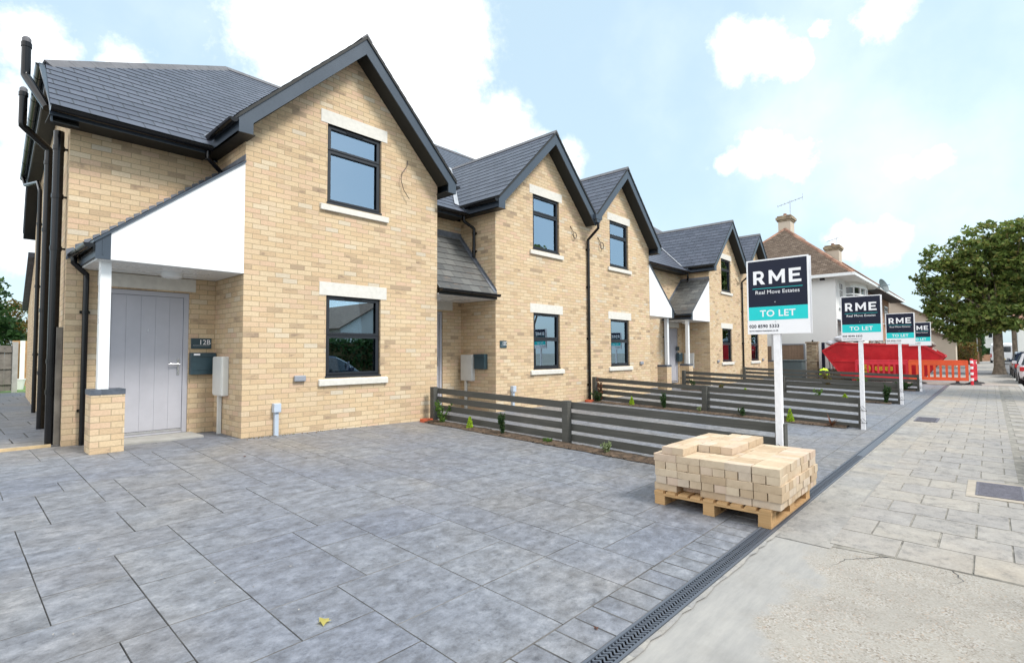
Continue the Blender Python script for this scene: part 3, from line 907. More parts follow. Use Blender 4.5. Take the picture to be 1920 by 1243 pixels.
def gable_trim(H, g0, g1, c, dl, dr):
    # roof slopes
    rf = MB()
    YB, YF = 3.62, -.335
    for sgn, d in ((-1, dl), (1, dr)):
        ln = d * math.sqrt(1 + GS * GS)
        p0 = (c + sgn * d, YF, GA - GS * d)
        V_ = (-sgn, 0, GS)
        courses(rf, p0, (0, 1, 0), V_, [(0, 0), (YB - YF, 0), (YB - YF, ln), (0, ln)], flip=(sgn < 0), uo=c)
        # underside and verge edge
        e = .05
        n_ = Vector((sgn * GS, 0, 1)).normalized()
        a = Vector((c + sgn * d, YF, GA - GS * d)) - n_ * .004; b = Vector((c, YF, GA)) - n_ * .004
        rf.prism([a, b, b + Vector((0, 0, -e)), a + Vector((0, 0, -e))], (0, YB - YF, 0), 1)
    o_ = rf.build('gable_roof', ['slate', 'blackmat'], H)
    r_ = MB()
    y = YF
    while y < YB - .2:
        r_.prism([(c - .105, y, GA - .075), (c, y, GA + .035), (c + .105, y, GA - .075), (c + .09, y, GA - .092), (c, y, GA - .0), (c - .09, y, GA - .092)], (0, .443, 0))
        y += .45
    r_.build('ridge_tiles', 'ridge', H)
    # barge boards (front fascia following the slope, with boxed ends)
    for sgn, d, gg in ((-1, dl, g0), (1, dr, g1)):
        full = d > 1.8
        b = MB()
        dd = d - .01
        top = lambda q: GA - GS * q - .055
        th = .245
        if full:
            xe = c + sgn * dd
            xi = c + sgn * (dd - .19)
            pts = [(xe, top(dd)), (c, top(0)), (c, top(0) - th - .01), (xi, top(dd - .19) - th + .02), (xi, top(dd) - .20), (xe, top(dd) - .205)]
        else:
            xe = c + sgn * dd
            pts = [(xe, top(dd)), (c, top(0)), (c, top(0) - th - .01), (xe, top(dd) - th - .01)]
        P = [(x_, -.315, z_) for x_, z_ in pts]
        if sgn > 0: P.reverse()
        b.prism(P, (0, .022, 0))
        b.build('barge_board', 'fascia', H)
        s_ = MB()
        # soffit under the verge
        q0, q1 = (0, dd - (.19 if full else 0))
        za = lambda q: top(q) - th + .01
        s_.prism([(c + sgn * q0, -.292, za(q0)), (c + sgn * q1, -.292, za(q1)), (c + sgn * q1, -.292, za(q1) + .02), (c + sgn * q0, -.292, za(q0) + .02)], (0, .292, 0))
        if full:
            xe = c + sgn * dd; zb = top(dd) - .20
            s_.box(xe, gg + sgn * -.02, -.292, 1.08, zb, zb + .015)
        s_.build('soffit', 'blackmat', H)
        if full:
            f_ = MB(); f_.box(xe, xe - sgn * .02, -.29, .9, zb, top(dd) + .02)
            f_.build('fascia', 'fascia', H)
            gt = MB()
            xg_ = xe + sgn * .06; zg = top(dd) - .03
            halfround(gt, (xg_, -.31, zg), (xg_, .66, zg), .058)
            smooth_angle(gt.build('gutter', 'black', H))

def halfround(mb, a, b, r, seg=8):
    a, b = Vector(a), Vector(b); d = (b - a).normalized(); s_ = d.cross(Vector((0, 0, 1))).normalized()
    rows = []
    for P in (a, b):
        o_ = []; i_ = []
        for k in range(seg + 1):
            t = math.pi * k / seg
            o_.append(P + s_ * math.cos(t) * r - Vector((0, 0, 1)) * math.sin(t) * r)
            i_.append(P + s_ * math.cos(t) * (r - .006) - Vector((0, 0, 1)) * math.sin(t) * (r - .006))
        rows.append(o_ + i_[::-1])
    mb.grid(rows, closed=True)
    for r_ in rows: mb.poly(r_[:seg + 1])
    # clips and joints
    L_ = (b - a).length; n = max(1, int(L_ / .9))
    for k in range(n):
        p = a + (b - a) * ((k + .5) / n)
        rr = []
        for e in (-.02, .02):
            rr.append([p + d * e + s_ * math.cos(math.pi * q / seg) * (r + .005) - Vector((0, 0, 1)) * math.sin(math.pi * q / seg) * (r + .005) for q in range(seg + 1)])
        mb.grid(rr)

def sill_lintel(H, c, zs, zl_, zu=None):
    for z in zs:
        s_ = MB(); x0, x1 = c - .63, c + .64
        s_.prism([(x0, -.045, z - .12), (x0, .06, z - .12), (x0, .06, z), (x0, -.045, z - .025)][::-1], (x1 - x0, 0, 0))
        s_.build('sill', 'stone', H, bevel=.006)
    for z in zl_:
        s_ = MB(); s_.box(c - .625, c + .625, -.006, .05, z, z + .212)
        s_.build('lintel', 'stone', H, bevel=.003)

def pipe(H, pts, r=.034, clips=(), name='downpipe', wall='y'):
    p = MB()
    P = [Vector(pts[0])]
    for i in range(1, len(pts) - 1):          # rounded elbows
        a, b, c_ = Vector(pts[i - 1]), Vector(pts[i]), Vector(pts[i + 1])
        e = min(.05, (b - a).length * .4, (c_ - b).length * .4)
        P += [b + (a - b).normalized() * e, b, b + (c_ - b).normalized() * e]
    P.append(Vector(pts[-1]))
    p.tube(P, r, 12)
    a = Vector(pts[-2])
    for z in clips:
        t = (z - pts[-2][2]) / ((pts[-1][2] - pts[-2][2]) or 1)
        q = a + (Vector(pts[-1]) - a) * t
        p.tube([q - Vector((0, 0, .022)), q + Vector((0, 0, .022))], r + .007, 12)
        if wall == 'y': p.box(q.x - .055, q.x + .055, q.y + r - .004, q.y + r + .02, z - .018, z + .018)
        else: p.box(q.x, q.x + .06, q.y - .05, q.y + .05, z - .018, z + .018)
    return smooth_angle(p.build(name, 'black', H))

def porch_a(H, xg, s, lab=''):
    """porch tucked beside a gable: white front panel, mono-pitch slates, post on a brick pier. s=-1 extends to -x"""
    X = lambda d: xg + s * d
    zt = lambda d: 3.95 - .83 * d
    o = MB()
    P = [(X(.004), 0, 2.33), (X(1.53), 0, 2.33), (X(1.53), 0, zt(1.53) - .02), (X(.004), 0, zt(0) - .02)]
    if s < 0: P = P[::-1]
    o.prism([(a, -.012, c_) for a, b, c_ in P], (0, .02, 0))
    pnl = o.build('porch_panel', 'upvcpanel', H)
    q = MB(); q.box(X(.004), X(1.53), -.016, -.0122, 2.33, 2.352); q.build('edge_trim', 'upvc', pnl)
    r = MB()
    ln = 1.70 * math.sqrt(1 + .83 ** 2)
    courses(r, (X(1.70), -.03, zt(1.70) + .012), (0, 1, 0), (-s, 0, .83), [(0, 0), (1.13, 0), (1.13, ln), (0, ln)], flip=(s < 0), uo=.1)
    a, b = Vector((X(1.70), -.035, zt(1.70) + .010)), Vector((X(0), -.035, zt(0) + .010))
    q = [a, b, b - Vector((0, 0, .035)), a - Vector((0, 0, .035))]
    r.prism(q, (0, 1.13, 0), 1)
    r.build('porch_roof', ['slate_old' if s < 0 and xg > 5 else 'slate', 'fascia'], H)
    e = MB()     # boxed end + fascia
    q = [(X(1.532), -.014, 2.33), (X(1.68), -.014, 2.33), (X(1.68), -.014, zt(1.68) - .02), (X(1.532), -.014, zt(1.532) - .02)]
    if s < 0: q = q[::-1]
    e.prism(q, (0, .022, 0)); e.box(X(1.66), X(1.68), .01, 1.08, 2.35, zt(1.68) - .01)
    e.box(X(1.60), X(1.615), -.02, -.012, 2.38, 2.56)
    e.build('porch_fascia', 'fascia', H)
    g = MB(); halfround(g, (X(1.745), -.05, 2.50), (X(1.745), 1.08, 2.50), .056)
    g.box(X(1.68), X(1.70), .0, 1.05, 2.42, 2.50)
    smooth_angle(g.build('porch_gutter', 'black', H))
    pipe(H, [(X(1.745), .95, 2.46), (X(1.745), .95, 2.38), (X(1.60), 1.035, 2.25), (X(1.60), 1.035, -.02)], .034, (.45, 1.75), 'porch_downpipe')
    c_ = MB()
    k = 0.0
    while k < 1.05:
        c_.box(X(.01), X(1.655), .01 + k, min(.01 + k + .098, 1.09), 2.325, 2.338); k += .1
    c_.box(X(.01), X(1.655), .01, 1.09, 2.340, 2.35)
    c_.build('porch_ceiling', 'upvc', H)
    l_ = MB(); l_.tube([(X(.72), .62, 2.325), (X(.72), .62, 2.30), (X(.72), .62, 2.265), (X(.72), .62, 2.25)], [.135, .135, .125, .10], 24)
    smooth_angle(l_.build('porch_light', 'upvc', H))
    p = MB(); a0, a1 = X(1.33), X(1.665)
    p.box(a0, a1, .10, .435, -.30, .70); p.build('porch_pier', 'brick', H)
    p = MB(); aa = sorted((a0, a1))
    p.box(aa[0] - .004, aa[0] + .10, .096, .439, .70, .765); p.box(aa[0] + .108, aa[1] + .004, .096, .439, .70, .765)
    p.box(aa[0] + .1, aa[0] + .108, .1, .43, .70, .755)
    p.build('pier_cap', 'bluebrick', H)
    p = MB(); p.box(X(1.49), X(1.60), .14, .25, .765, 2.326); p.build('porch_post', 'upvc', H, bevel=.004)
    # stepped lead flashing on the wall behind
    f = MB()
    d = 0.0
    st = .075 / .83
    while d < 1.72:
        z = zt(d) + .085
        q = [(X(d), 1.094, zt(d) - .02), (X(d + st), 1.094, zt(d + st) - .02), (X(d + st), 1.094, z - .035), (X(d + .012), 1.094, z)]
        if s > 0: q = q
        else: q = q[::-1]
        f.prism(q, (0, .004, 0)); d += st
    f.prism([(X(0), -.02, zt(0) + .02), (X(0), 1.09, zt(0) + .02), (X(0), 1.09, zt(0) + .10), (X(0), -.02, zt(0) + .10)], (s * .005, 0, 0))
    f.build('stepped_flashing', 'lead', H)

def door_a(H, xg, s, wallmb=None):
    X = lambda d: xg + s * d
    a, b = sorted((X(.36), X(1.38)))
    fr = MB(); y = 1.125
    fr.box(a, a + .065, y, y + .07, .03, 2.10); fr.box(b - .065, b, y, y + .07, .03, 2.10); fr.box(a + .065, b - .065, y, y + .07, 2.035, 2.10)
    fr.box(a + .06, b - .06, y, y + .09, .03, .055)
    F = fr.build('door_frame', 'doorgrey', H)
    d = MB(); la, lb = a + .069, b - .069
    k = 5; wd = (lb - la) / k
    for i in range(k):
        d.box(la + i * wd + (.0025 if i else 0), la + (i + 1) * wd - (.0025 if i < k - 1 else 0), y + .018, y + .06, .095, 2.031)
    d.box(la, lb, y + .022, y + .058, .095, 2.03)
    D = d.build('door', 'doorgrey', H)
    t = MB(); t.box(la, lb, y + .008, y + .05, .06, .09); t.build('threshold', 'steel', D)
    h = MB(); hx = X(.36 + .065 + .06)
    h.box(hx - .014, hx + .014, y + .008, y + .018, .88, 1.12)
    h.tube([(hx, y + .01, 1.04), (hx, y - .035, 1.04)], .010, 8); h.tube([(hx + s * -.01, y - .035, 1.04), (hx + s * .12, y - .035, 1.045)], .0095, 8)
    h.tube([(hx, y + .012, .93), (hx, y - .002, .93)], .012, 10)
    smooth_angle(h.build('door_handle', 'steel', D))
    v = MB(); xc = (la + lb) / 2; v.tube([(xc, y + .02, 1.53), (xc, y + .012, 1.53)], .012, 10); v.build('door_viewer', 'steel', D)
    l_ = MB(); e0, e1 = sorted((X(.28), X(1.47))); l_.box(e0, e1, 1.088, 1.12, 2.125, 2.315)
    l_.build('door_lintel', 'stone', H, bevel=.003)
    return (a, b, .0, 2.105)

def SX(y): return -2.05 + .055 * (y - .7)
def main_segment(H, xa, xb, hipL=False, hipR=False):
    r = MB()
    yv = EY + (HZ - EZ) / .78
    if hipL: poly = [(xa, 0), (xb, 0), (xb, LM), (xa + 3.6, LM), (SX(yv), V1)]
    elif hipR: poly = [(xa, 0), (xb, 0), (xb, V1), (xb - 3.6, LM), (xa, LM)]
    else: poly = [(xa, 0), (xb, 0), (xb, LM), (xa, LM)]
    courses(r, (0, EY, EZ), (1, 0, 0), (0, CA, SA), poly)
    # rear slope
    rp = [(-a, b) for a, b in (poly if not hipL else [(SX(2 * RY - EY), 0), (xb, 0), (xb, LM), (xa + 3.6, LM), (SX(2 * RY - yv), V1)])]
    courses(r, (0, 2 * RY - EY, EZ), (-1, 0, 0), (0, -CA, SA), [(a, b) for a, b in rp][::-1], c=.42)
    # thickness below the slates
    r.prism([(xa, EY + .005, EZ - .045), (xa, RY, RZ - .045), (xa, 2 * RY - EY - .005, EZ - .045), (xa, 2 * RY - EY - .005, EZ - .01), (xa, RY, RZ - .01), (xa, EY + .005, EZ - .01)][::-1] if not (hipL or hipR) else
            [(xa if hipL else xb, EY + .005, EZ - .045), (xa if hipL else xb, EY + (HZ - EZ) / .78, HZ - .045), (xa if hipL else xb, EY + (HZ - EZ) / .78, HZ - .01), (xa if hipL else xb, EY + .005, EZ - .01)],
            ((xb - xa) if not (hipL or hipR) else (.06 if hipL else -.06), 0, 0), 1)
    # half hip
    if hipL or hipR:
        sg = 1 if hipL else -1
        fx = (lambda y: SX(y)) if hipL else (lambda y: xb)
        A = Vector((fx(yv), yv, HZ)); B_ = Vector((fx(2 * RY - yv), 2 * RY - yv, HZ)); Pk = Vector(((xa + 3.6) if hipL else (xb - 3.6), RY, RZ))
        Ud = (B_ - A).normalized(); Nd = Ud.cross(Pk - A).normalized(); Vd = Nd.cross(Ud)
        if Vd.z < 0: Vd = -Vd
        courses(r, A, Ud, Vd, [(0, 0), ((B_ - A).length, 0), ((Pk - A).dot(Ud), (Pk - A).dot(Vd))], flip=(sg > 0))
        q1 = Vector((fx(2 * RY - EY), 2 * RY - EY, EZ))
        r.prism([B_, q1, q1 - Vector((0, 0, .05)), B_ - Vector((0, 0, .05))], (sg * .06, 0, 0), 1)
        r.prism([A - Vector((0, 0, .06)), B_ - Vector((0, 0, .06)), B_ - Vector((0, 0, .01)), A - Vector((0, 0, .01))], (sg * .3, 0, 0), 1)
    r.build('roof', ['slate', 'fascia'], H)
    t = MB()
    def ridge(a, b, w_=.11):
        a, b = Vector(a), Vector(b); L_ = (b - a).length; n = max(1, round(L_ / .45)); d = (b - a) / n
        sd_ = d.cross(Vector((0, 0, 1))).normalized(); u = sd_.cross(d.normalized())
        for i in range(n):
            p = a + d * i + u * .012
            t.prism([p - sd_ * w_ - u * .072, p + u * .04, p + sd_ * w_ - u * .072, p + sd_ * (w_ - .015) - u * .088, p + u * .012, p - sd_ * (w_ - .015) - u * .088], d * .985)
    ra = xa + 3.6 if hipL else xa; rb = xb - 3.6 if hipR else xb
    ridge((ra, RY, RZ), (rb, RY, RZ))
    if hipL:
        ridge((SX(yv), yv, HZ), (ra, RY, RZ)); ridge((SX(2 * RY - yv), 2 * RY - yv, HZ), (ra, RY, RZ))
    if hipR:
        ridge((xb, yv, HZ), (rb, RY, RZ)); ridge((xb, 2 * RY - yv, HZ), (rb, RY, RZ))
    t.build('main_ridge_tiles', 'ridge', H)

def eaves(H, xa, xb, wall_y=1.1):
    """front eaves over a recess: fascia, soffit, gutter"""
    f = MB(); f.box(xa, xb, .735, .755, 4.18, 4.29); f.build('eaves_fascia', 'fascia', H)
    s_ = MB(); s_.box(xa, xb, .755, wall_y + .02, 4.18, 4.195)
    s_.build('eaves_soffit', 'blackmat', H)
    g = MB(); halfround(g, (xa, .672, 4.262), (xb, .672, 4.262), .06)
    smooth_angle(g.build('eaves_gutter', 'black', H))

def lead_valley(mb, gx, sgn, d, w_=.11):
    """strip where a gable roof slope meets the main slope"""
    ye = EY + (GA - GS * d - EZ) / .78
    yr = EY + (GA - EZ) / .78
    a = Vector((gx + sgn * d, ye, GA - GS * d)); b = Vector((gx, yr, GA))
    nm = Vector((0, -SA, CA))
    dv = (b - a).normalized(); sd_ = nm.cross(dv).normalized() * (w_)
    if sd_.x * sgn < 0: sd_ = -sd_
    o_ = nm * .022
    P = [a + o_, a + o_ + sd_, b + o_ + sd_, b + o_]
    mb.prism(P, nm * .004)

TX = lambda y: -1.8 + .055 * (y - 1.1)       # left flank runs slightly inward

LBL = {1: 'nearest buff brick terraced house, with large white porch panel and grey front door',
       2: 'second buff brick house, left of the paired gables, small slate lean to over its door',
       3: 'middle buff brick house, right of the paired gables, white porch panel sloping down rightwards',
       4: 'fourth buff brick house, just left of the nearest sign, white porch panel sloping down leftwards',
       5: 'farthest buff brick house of the terrace, mostly hidden behind the nearest sign board'}
GR = 'new terraced houses'
J1, J2 = 8.60, 20.21
SP = [dict(n=1, xa=-2.05, xb=3.56, g=(0, 3.535), c=1.767, dl=1.985, dr=1.985, hipL=True),
      dict(n=2, xa=3.56, xb=J1, g=(5.148, J1), c=6.915, dl=1.985, dr=J1 - 6.915),
      dict(n=3, xa=J1, xb=14.4, g=(J1, 12.04), c=10.27, dl=10.27 - J1, dr=1.985),
      dict(n=4, xa=14.4, xb=J2, g=(16.76, J2), c=18.53, dl=1.985, dr=J2 - 18.53),
      dict(n=5, xa=J2, xb=25.7, g=(J2, 23.66), c=21.885, dl=21.885 - J2, dr=1.985, hipR=True)]
for sp in SP:
    n = sp['n']; g0, g1 = sp['g']; c = sp['c']
    H = thing('terraced_house', LBL[n], 'house', ((g0 + g1) / 2, 2, 0), group=GR)
    w_, lo, hi, zl = gable(H, g0, g1, c, sp['dl'], sp['dr'])
    # returns
    if n in (1, 2, 4):
        w_.poly([(g0, 1.12, -.4), (g0, 0, -.4), (g0, 0, 4.33), (g0, 1.12, 4.33)])
    if n in (1, 3, 5):
        w_.poly([(g1, 0, -.4), (g1, 1.12, -.4), (g1, 1.12, 4.33), (g1, 0, 4.33)])
    bk = lambda x, z: (x, 1.1, z)
    if n == 1:
        h = door_a(H, 0, -1)
        wallrects(w_, -1.8, 0, -.4, 4.2, [h], 1.1, bk); reveals(w_, h, 1.1, 1.16)
        porch_a(H, 0, -1)
        # flank wall
        ys = (1.1, 9.72)
        zr = lambda y: EZ + .78 * ((y if y < RY else 2 * RY - y) - EY) - .13
        P = [(TX(ys[0]), ys[0], -.1), (TX(ys[0]), ys[0], zr(1.1)), (TX(2.0), 2.0, HZ - .13), (TX(8.8), 8.8, HZ - .13), (TX(ys[1]), ys[1], zr(ys[1])), (TX(ys[1]), ys[1], -.1)]
        w_.poly(P)
        w_.poly([(TX(9.72), 9.72, -.1), (TX(9.72), 9.72, 4.2), (25, 9.72, 4.2), (25, 9.72, -.1)])
        # rear single storey wing
        P = [(TX(9.72), 9.74, -.1), (TX(9.72), 9.74, 3.6), (TX(12.6), 12.6, 2.5), (TX(12.6), 12.6, -.1)]
        w_.poly(P)
        w_.poly([(TX(12.6), 12.6, -.1), (TX(12.6), 12.6, 2.5), (3, 12.6, 2.5), (3, 12.6, -.1)])
        rw = MB(); rw.prism([(TX(9.7) - .12, 9.74, 3.62), (TX(12.6) - .12, 12.75, 2.46), (TX(12.6) - .12, 12.75, 2.58), (TX(9.7) - .12, 9.74, 3.74)], (4, 0, 0))
        rw.build('rear_wing_roof', 'slate', H)
        # side verge: soffit and fascia under the overhang
        s_ = MB()
        pts = [(EY + .06, EZ - .03), (2.03, HZ - .06), (8.77, HZ - .06), (2 * RY - EY - .06, EZ - .03)]
        for (ya, za), (yb, zb) in zip(pts[:-1], pts[1:]):
            s_.prism([(SX(ya) + .03, ya, za - .17), (SX(yb) + .03, yb, zb - .17), (SX(yb) + .03, yb, zb - .155), (SX(ya) + .03, ya, za - .155)], (.26, 0, 0))
        s_.build('verge_soffit', 'blackmat', H)
        s_ = MB()
        for (ya, za), (yb, zb) in zip(pts[:-1], pts[1:]):
            s_.prism([(SX(ya) + .01, ya, za - .17), (SX(yb) + .01, yb, zb - .17), (SX(yb) + .01, yb, zb), (SX(ya) + .01, ya, za)], (.02, 0, 0))
        s_.build('verge_fascia', 'fascia', H)
        g_ = MB(); halfround(g_, (SX(2.0) - .055, 2.0, HZ - .04), (SX(8.8) - .055, 8.8, HZ - .04), .056); smooth_angle(g_.build('side_gutter', 'black', H))
        eaves(H, -2.05, -.22)
        pipe(H, [(-.27, .70, 4.24), (-.27, .70, 4.10), (-.06, .80, 3.97), (-.06, .80, 3.86)], .034, wall='x')
    elif n == 2:
        a, b = 3.60, 4.60
        h = (a, b, 0, 2.105)
        wallrects(w_, 3.535, 5.148, -.4, 4.2, [h], 1.1, bk); reveals(w_, h, 1.1, 1.16)
        fr = MB(); y = 1.125
        fr.box(a, a + .065, y, y + .07, .03, 2.10); fr.box(b - .065, b, y, y + .07, .03, 2.10); fr.box(a + .065, b - .065, y, y + .07, 2.035, 2.10)
        fr.build('door_frame', 'doorgrey', H)
        d = MB()
        for i in range(5): d.box(a + .069 + i * .1724, a + .069 + (i + 1) * .1724 - .005, y + .018, y + .06, .06, 2.031)
        D = d.build('door', 'doorgrey', H)
        hh = MB(); hh.box(b - .14, b - .11, y + .008, y + .02, .9, 1.1); hh.build('door_handle', 'steel', D)
        l_ = MB(); l_.box(3.54, 4.88, 1.088, 1.12, 2.14, 2.33); l_.build('door_lintel', 'stone', H)
        r = MB(); sl = 1.17; ln = 1.16 * math.sqrt(1 + sl * sl)
        courses(r, (3.54, -.06, 2.44), (1, 0, 0), (0, 1, sl), [(0, 0), (1.60, 0), (1.60, ln), (0, ln)], c=.19, lift=.008, uo=.07)
        r.prism([(3.54, -.055, 2.40), (3.54, 1.09, 3.74), (3.54, 1.09, 3.78), (3.54, -.055, 2.435)][::-1], (1.60, 0, 0), 1)
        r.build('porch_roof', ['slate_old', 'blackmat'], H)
        f = MB(); st = .075 / sl; k = 0
        zz = lambda y: 2.44 + sl * (y + .06)
        y = -.05
        while y < 1.08:
            q = [(5.143, y, zz(y) - .02), (5.143, y + st, zz(y + st) - .02), (5.143, y + st, zz(y + st) + .10), (5.143, y + .01, zz(y) + .085)]
            f.prism(q[::-1], (-.004, 0, 0)); y += st
        f.prism([(5.06, -.05, zz(-.05) + .018), (5.144, -.05, zz(-.05) + .018), (5.144, 1.09, zz(1.09) + .018), (5.06, 1.09, zz(1.09) + .018)], (0, -.004, .004))
        f.box(3.54, 5.14, 1.088, 1.096, zz(1.09) - .02, zz(1.09) + .13)
        f.build('stepped_flashing', 'lead', H)
        s_ = MB(); s_.box(3.54, 5.14, -.045, 1.09, 2.325, 2.34); s_.build('porch_ceiling', 'upvc', H)
        s_ = MB(); s_.box(3.54, 5.14, -.055, -.04, 2.325, 2.43); s_.build('porch_fascia', 'blackmat', H)
        g_ = MB(); halfround(g_, (3.54, -.115, 2.425), (5.15, -.115, 2.425), .056); smooth_angle(g_.build('porch_gutter', 'black', H))
        l_ = MB(); l_.tube([(4.0, .62, 2.325), (4.0, .62, 2.28), (4.0, .62, 2.27)], [.11, .11, .09], 20); smooth_angle(l_.build('porch_light', 'upvc', H))
        eaves(H, 3.56, 4.93)
        pipe(H, [(4.87, .70, 4.22), (4.87, .70, 4.10), (5.10, .62, 3.96), (5.10, .62, 3.32)], .034, (3.85, 3.45), wall='x')
    elif n == 3:
        h = door_a(H, 12.04, 1)
        wallrects(w_, 12.04, 14.4, -.4, 4.2, [h], 1.1, bk); reveals(w_, h, 1.1, 1.16)
        porch_a(H, 12.04, 1)
        eaves(H, 12.26, 14.4)
    elif n == 4:
        h = door_a(H, 16.76, -1)
        wallrects(w_, 14.4, 16.76, -.4, 4.2, [h], 1.1, bk); reveals(w_, h, 1.1, 1.16)
        porch_a(H, 16.76, -1)
        eaves(H, 14.4, 16.54)
        pipe(H, [(16.49, .70, 4.24), (16.49, .70, 4.10), (16.70, .80, 3.97), (16.70, .80, 3.86)], .034, wall='x')
    else:
        h = door_a(H, 23.66, 1)
        wallrects(w_, 23.66, 25.46, -.4, 4.2, [h], 1.1, bk); reveals(w_, h, 1.1, 1.16)
        porch_a(H, 23.66, 1)
        w_.poly([(25.46, 1.1, -.4), (25.46, 9.72, -.4), (25.46, 9.72, 4.2), (25.46, 8.8, HZ - .13), (25.46, 2.0, HZ - .13), (25.46, 1.1, 4.45)])
        eaves(H, 23.9, 25.7)
    w_.build('wall', 'brick', H)
    gable_trim(H, g0, g1, c, sp['dl'], sp['dr'])
    main_segment(H, sp['xa'], sp['xb'], sp.get('hipL', False), sp.get('hipR', False))
    if n > 1:
        v_ = MB()
        lead_valley(v_, c, -1, sp['dl'] if sp['dl'] > 1.8 else 1.6) if n in (2, 4) else lead_valley(v_, c, 1, 1.985)
        if n == 5: pass
        v_.build('valley_flashing', 'leadl', H)
    else:
        v_ = MB(); lead_valley(v_, c, -1, 1.985, .05); lead_valley(v_, c, 1, 1.985, .1); v_.build('valley_flashing', 'lead', H)
    window(H, lo[0], lo[1], lo[2], lo[3], .46 if n != 1 else .48)
    window(H, hi[0], hi[1], hi[2], hi[3], .32)
    sill_lintel(H, c, (.797, 3.603), (2.121, 4.915))
    if n in (2, 4):        # shared valley hopper and downpipe at the joint between paired gables
        J = g1
        hp = MB(); zj = GA - GS * sp['dr']
        hp.prism([(J - .13, -.40, zj - .02), (J + .13, -.40, zj - .02), (J + .07, -.40, zj - .22), (J - .07, -.40, zj - .22)][::-1], (0, .085, 0))
        hp.box(J - .13, J + .15, -.41, -.30, zj - .14, zj - .02)
        hp.build('valley_hopper', 'fascia', H)
        pipe(H, [(J + .03, -.36, zj - .18), (J + .03, -.36, zj - .36), (J + .02, -.05, zj - .62), (J + .02, -.05, -.12)], .036, (3.9, 2.9, 1.55, .35))

# wall-mounted small things --------------------------------------------------
def vent(x, z, label):
    mb = MB(); mb.box(x - .09, x + .09, -.05, 0, z - .045, z + .045)
    o_ = mb.build('wall_vent', 'ventg', None, bevel=.012)
    return tag(o_, label, 'vent', 'grey wall vents')
vent(.83, .81, 'small grey boxed wall vent left of the ground floor window of the nearest house')
vent(11.45, .87, 'small grey wall vent right of the ground floor window of the middle house')
vent(17.5, .83, 'small dark wall vent left of the ground floor window of the fourth house')
vent(22.9, .83, 'small wall vent right of the ground floor window of the farthest house')
def conduit(x, label, z1=.46):
    t = thing('cable_conduit', label, 'conduit', (x, -.04, 0), group='grey service conduits')
    mb = MB(); mb.box(x - .03, x + .03, -.055, -.001, -.09, z1 - .12); mb.build('pipe', 'conduit', t, bevel=.004)
    mb = MB(); mb.box(x - .052, x + .052, -.085, -.001, z1 - .13, z1); mb.build('cap', 'conduit', t, bevel=.006)
conduit(.475, 'pale blue grey service conduit on the nearest gable wall, rising from the driveway')
conduit(5.66, 'pale service conduit low on the second gable wall, seen through the first fence')
def mailbox(x, y, z, label, face='y'):
    t = thing('mailbox', label, 'mailbox', (x, y, z), group='grey wall mailboxes')
    a, b = x - .165, x + .165
    mb = MB()
    if face == 'y':
        mb.box(a, b, y - .10, y, z - .165, z + .165); mb.build('case', 'mailbox', t, bevel=.006)
        mb = MB(); mb.box(a - .003, b + .003, y - .112, y - .101, z + .10, z + .165); mb.box(a + .002, b - .002, y - .106, y - .101, z - .10, z + .094); mb.build('flap', 'mailbox', t, bevel=.002)
        mb = MB(); mb.box(a + .03, a + .115, y - .1145, y - .1122, z + .125, z + .15); mb.build('name_strip', 'white', t)
    else:
        mb.box(x - .10, x, y - .165, y + .165, z - .165, z + .165); mb.build('case', 'mailbox', t, bevel=.006)
        mb = MB(); mb.box(x - .112, x - .101, y - .168, y + .168, z + .10, z + .165); mb.build('flap', 'mailbox', t, bevel=.002)
mailbox(-.185, 1.1, 1.045, 'teal grey wall mailbox beside the nearest front door, under the number plaque')
mailbox(5.148, .41, 1.0, 'dark mailbox beside the white meter box in the second house recess', 'x')
mailbox(16.40, 1.1, 1.0, 'dark mailbox in the double porch of the third and fourth houses')
def meter(x, y, label, z0=.57, z1=1.15):
    t = thing('meter_box', label, 'meter box', (x, y, z0), group='white meter boxes')
    mb = MB(); mb.box(x - .095, x, y - .19, y + .19, z0, z1); mb.build('case', 'meterw', t, bevel=.012)
    mb = MB(); mb.box(x - .103, x - .095, y - .175, y + .175, z0 + .02, z1 - .02); mb.build('lid', 'meterw', t, bevel=.003)
    mb = MB(); mb.box(x - .06, x - .012, y + .05, y + .098, -.06, z0); mb.build('conduit', 'meterw', t)
meter(0, .68, 'white electric meter box on the return wall right of the nearest front door')
meter(5.148, .83, 'white meter box in the recess of the second house, beside a dark mailbox')
meter(16.76, .80, 'white meter box behind the right porch post of the fourth house')
def text_mesh(body, size, bold=0.0, extr=.0, align='CENTER', sx=1.0, space=1.0):
    cu = bpy.data.curves.new('t', 'FONT'); cu.body = body; cu.size = size; cu.offset = bold; cu.extrude = extr
    cu.align_x = align; cu.space_character = space; cu.resolution_u = 3
    ob = bpy.data.objects.new('t', cu); COL.objects.link(ob)
    bpy.context.view_layer.update()
    me = bpy.data.meshes.new_from_object(ob.evaluated_get(bpy.context.evaluated_depsgraph_get()))
    bpy.data.objects.remove(ob); bpy.data.curves.remove(cu)
    if sx != 1:
        for v in me.vertices: v.co.x *= sx
    return me
def text_part(name, body, size, par, loc, rotm, matn, bold=0.0, align='CENTER', sx=1.0, space=1.0):
    me = text_mesh(body, size, bold, 0, align, sx, space); me.name = name; me.materials.append(M[matn])
    ob = bpy.data.objects.new(name, me); COL.objects.link(ob); ob.parent = par
    ob.matrix_local = Matrix.Translation(Vector(loc)) @ rotm
    return ob
FACE_Y = Matrix(((1, 0, 0), (0, 0, -1), (0, 1, 0))).to_4x4()        # faces -Y
FACE_X = Matrix(((0, 0, -1), (-1, 0, 0), (0, 1, 0))).to_4x4()       # faces -X
FACE_XP = Matrix(((0, 0, 1), (1, 0, 0), (0, 1, 0))).to_4x4()        # faces +X
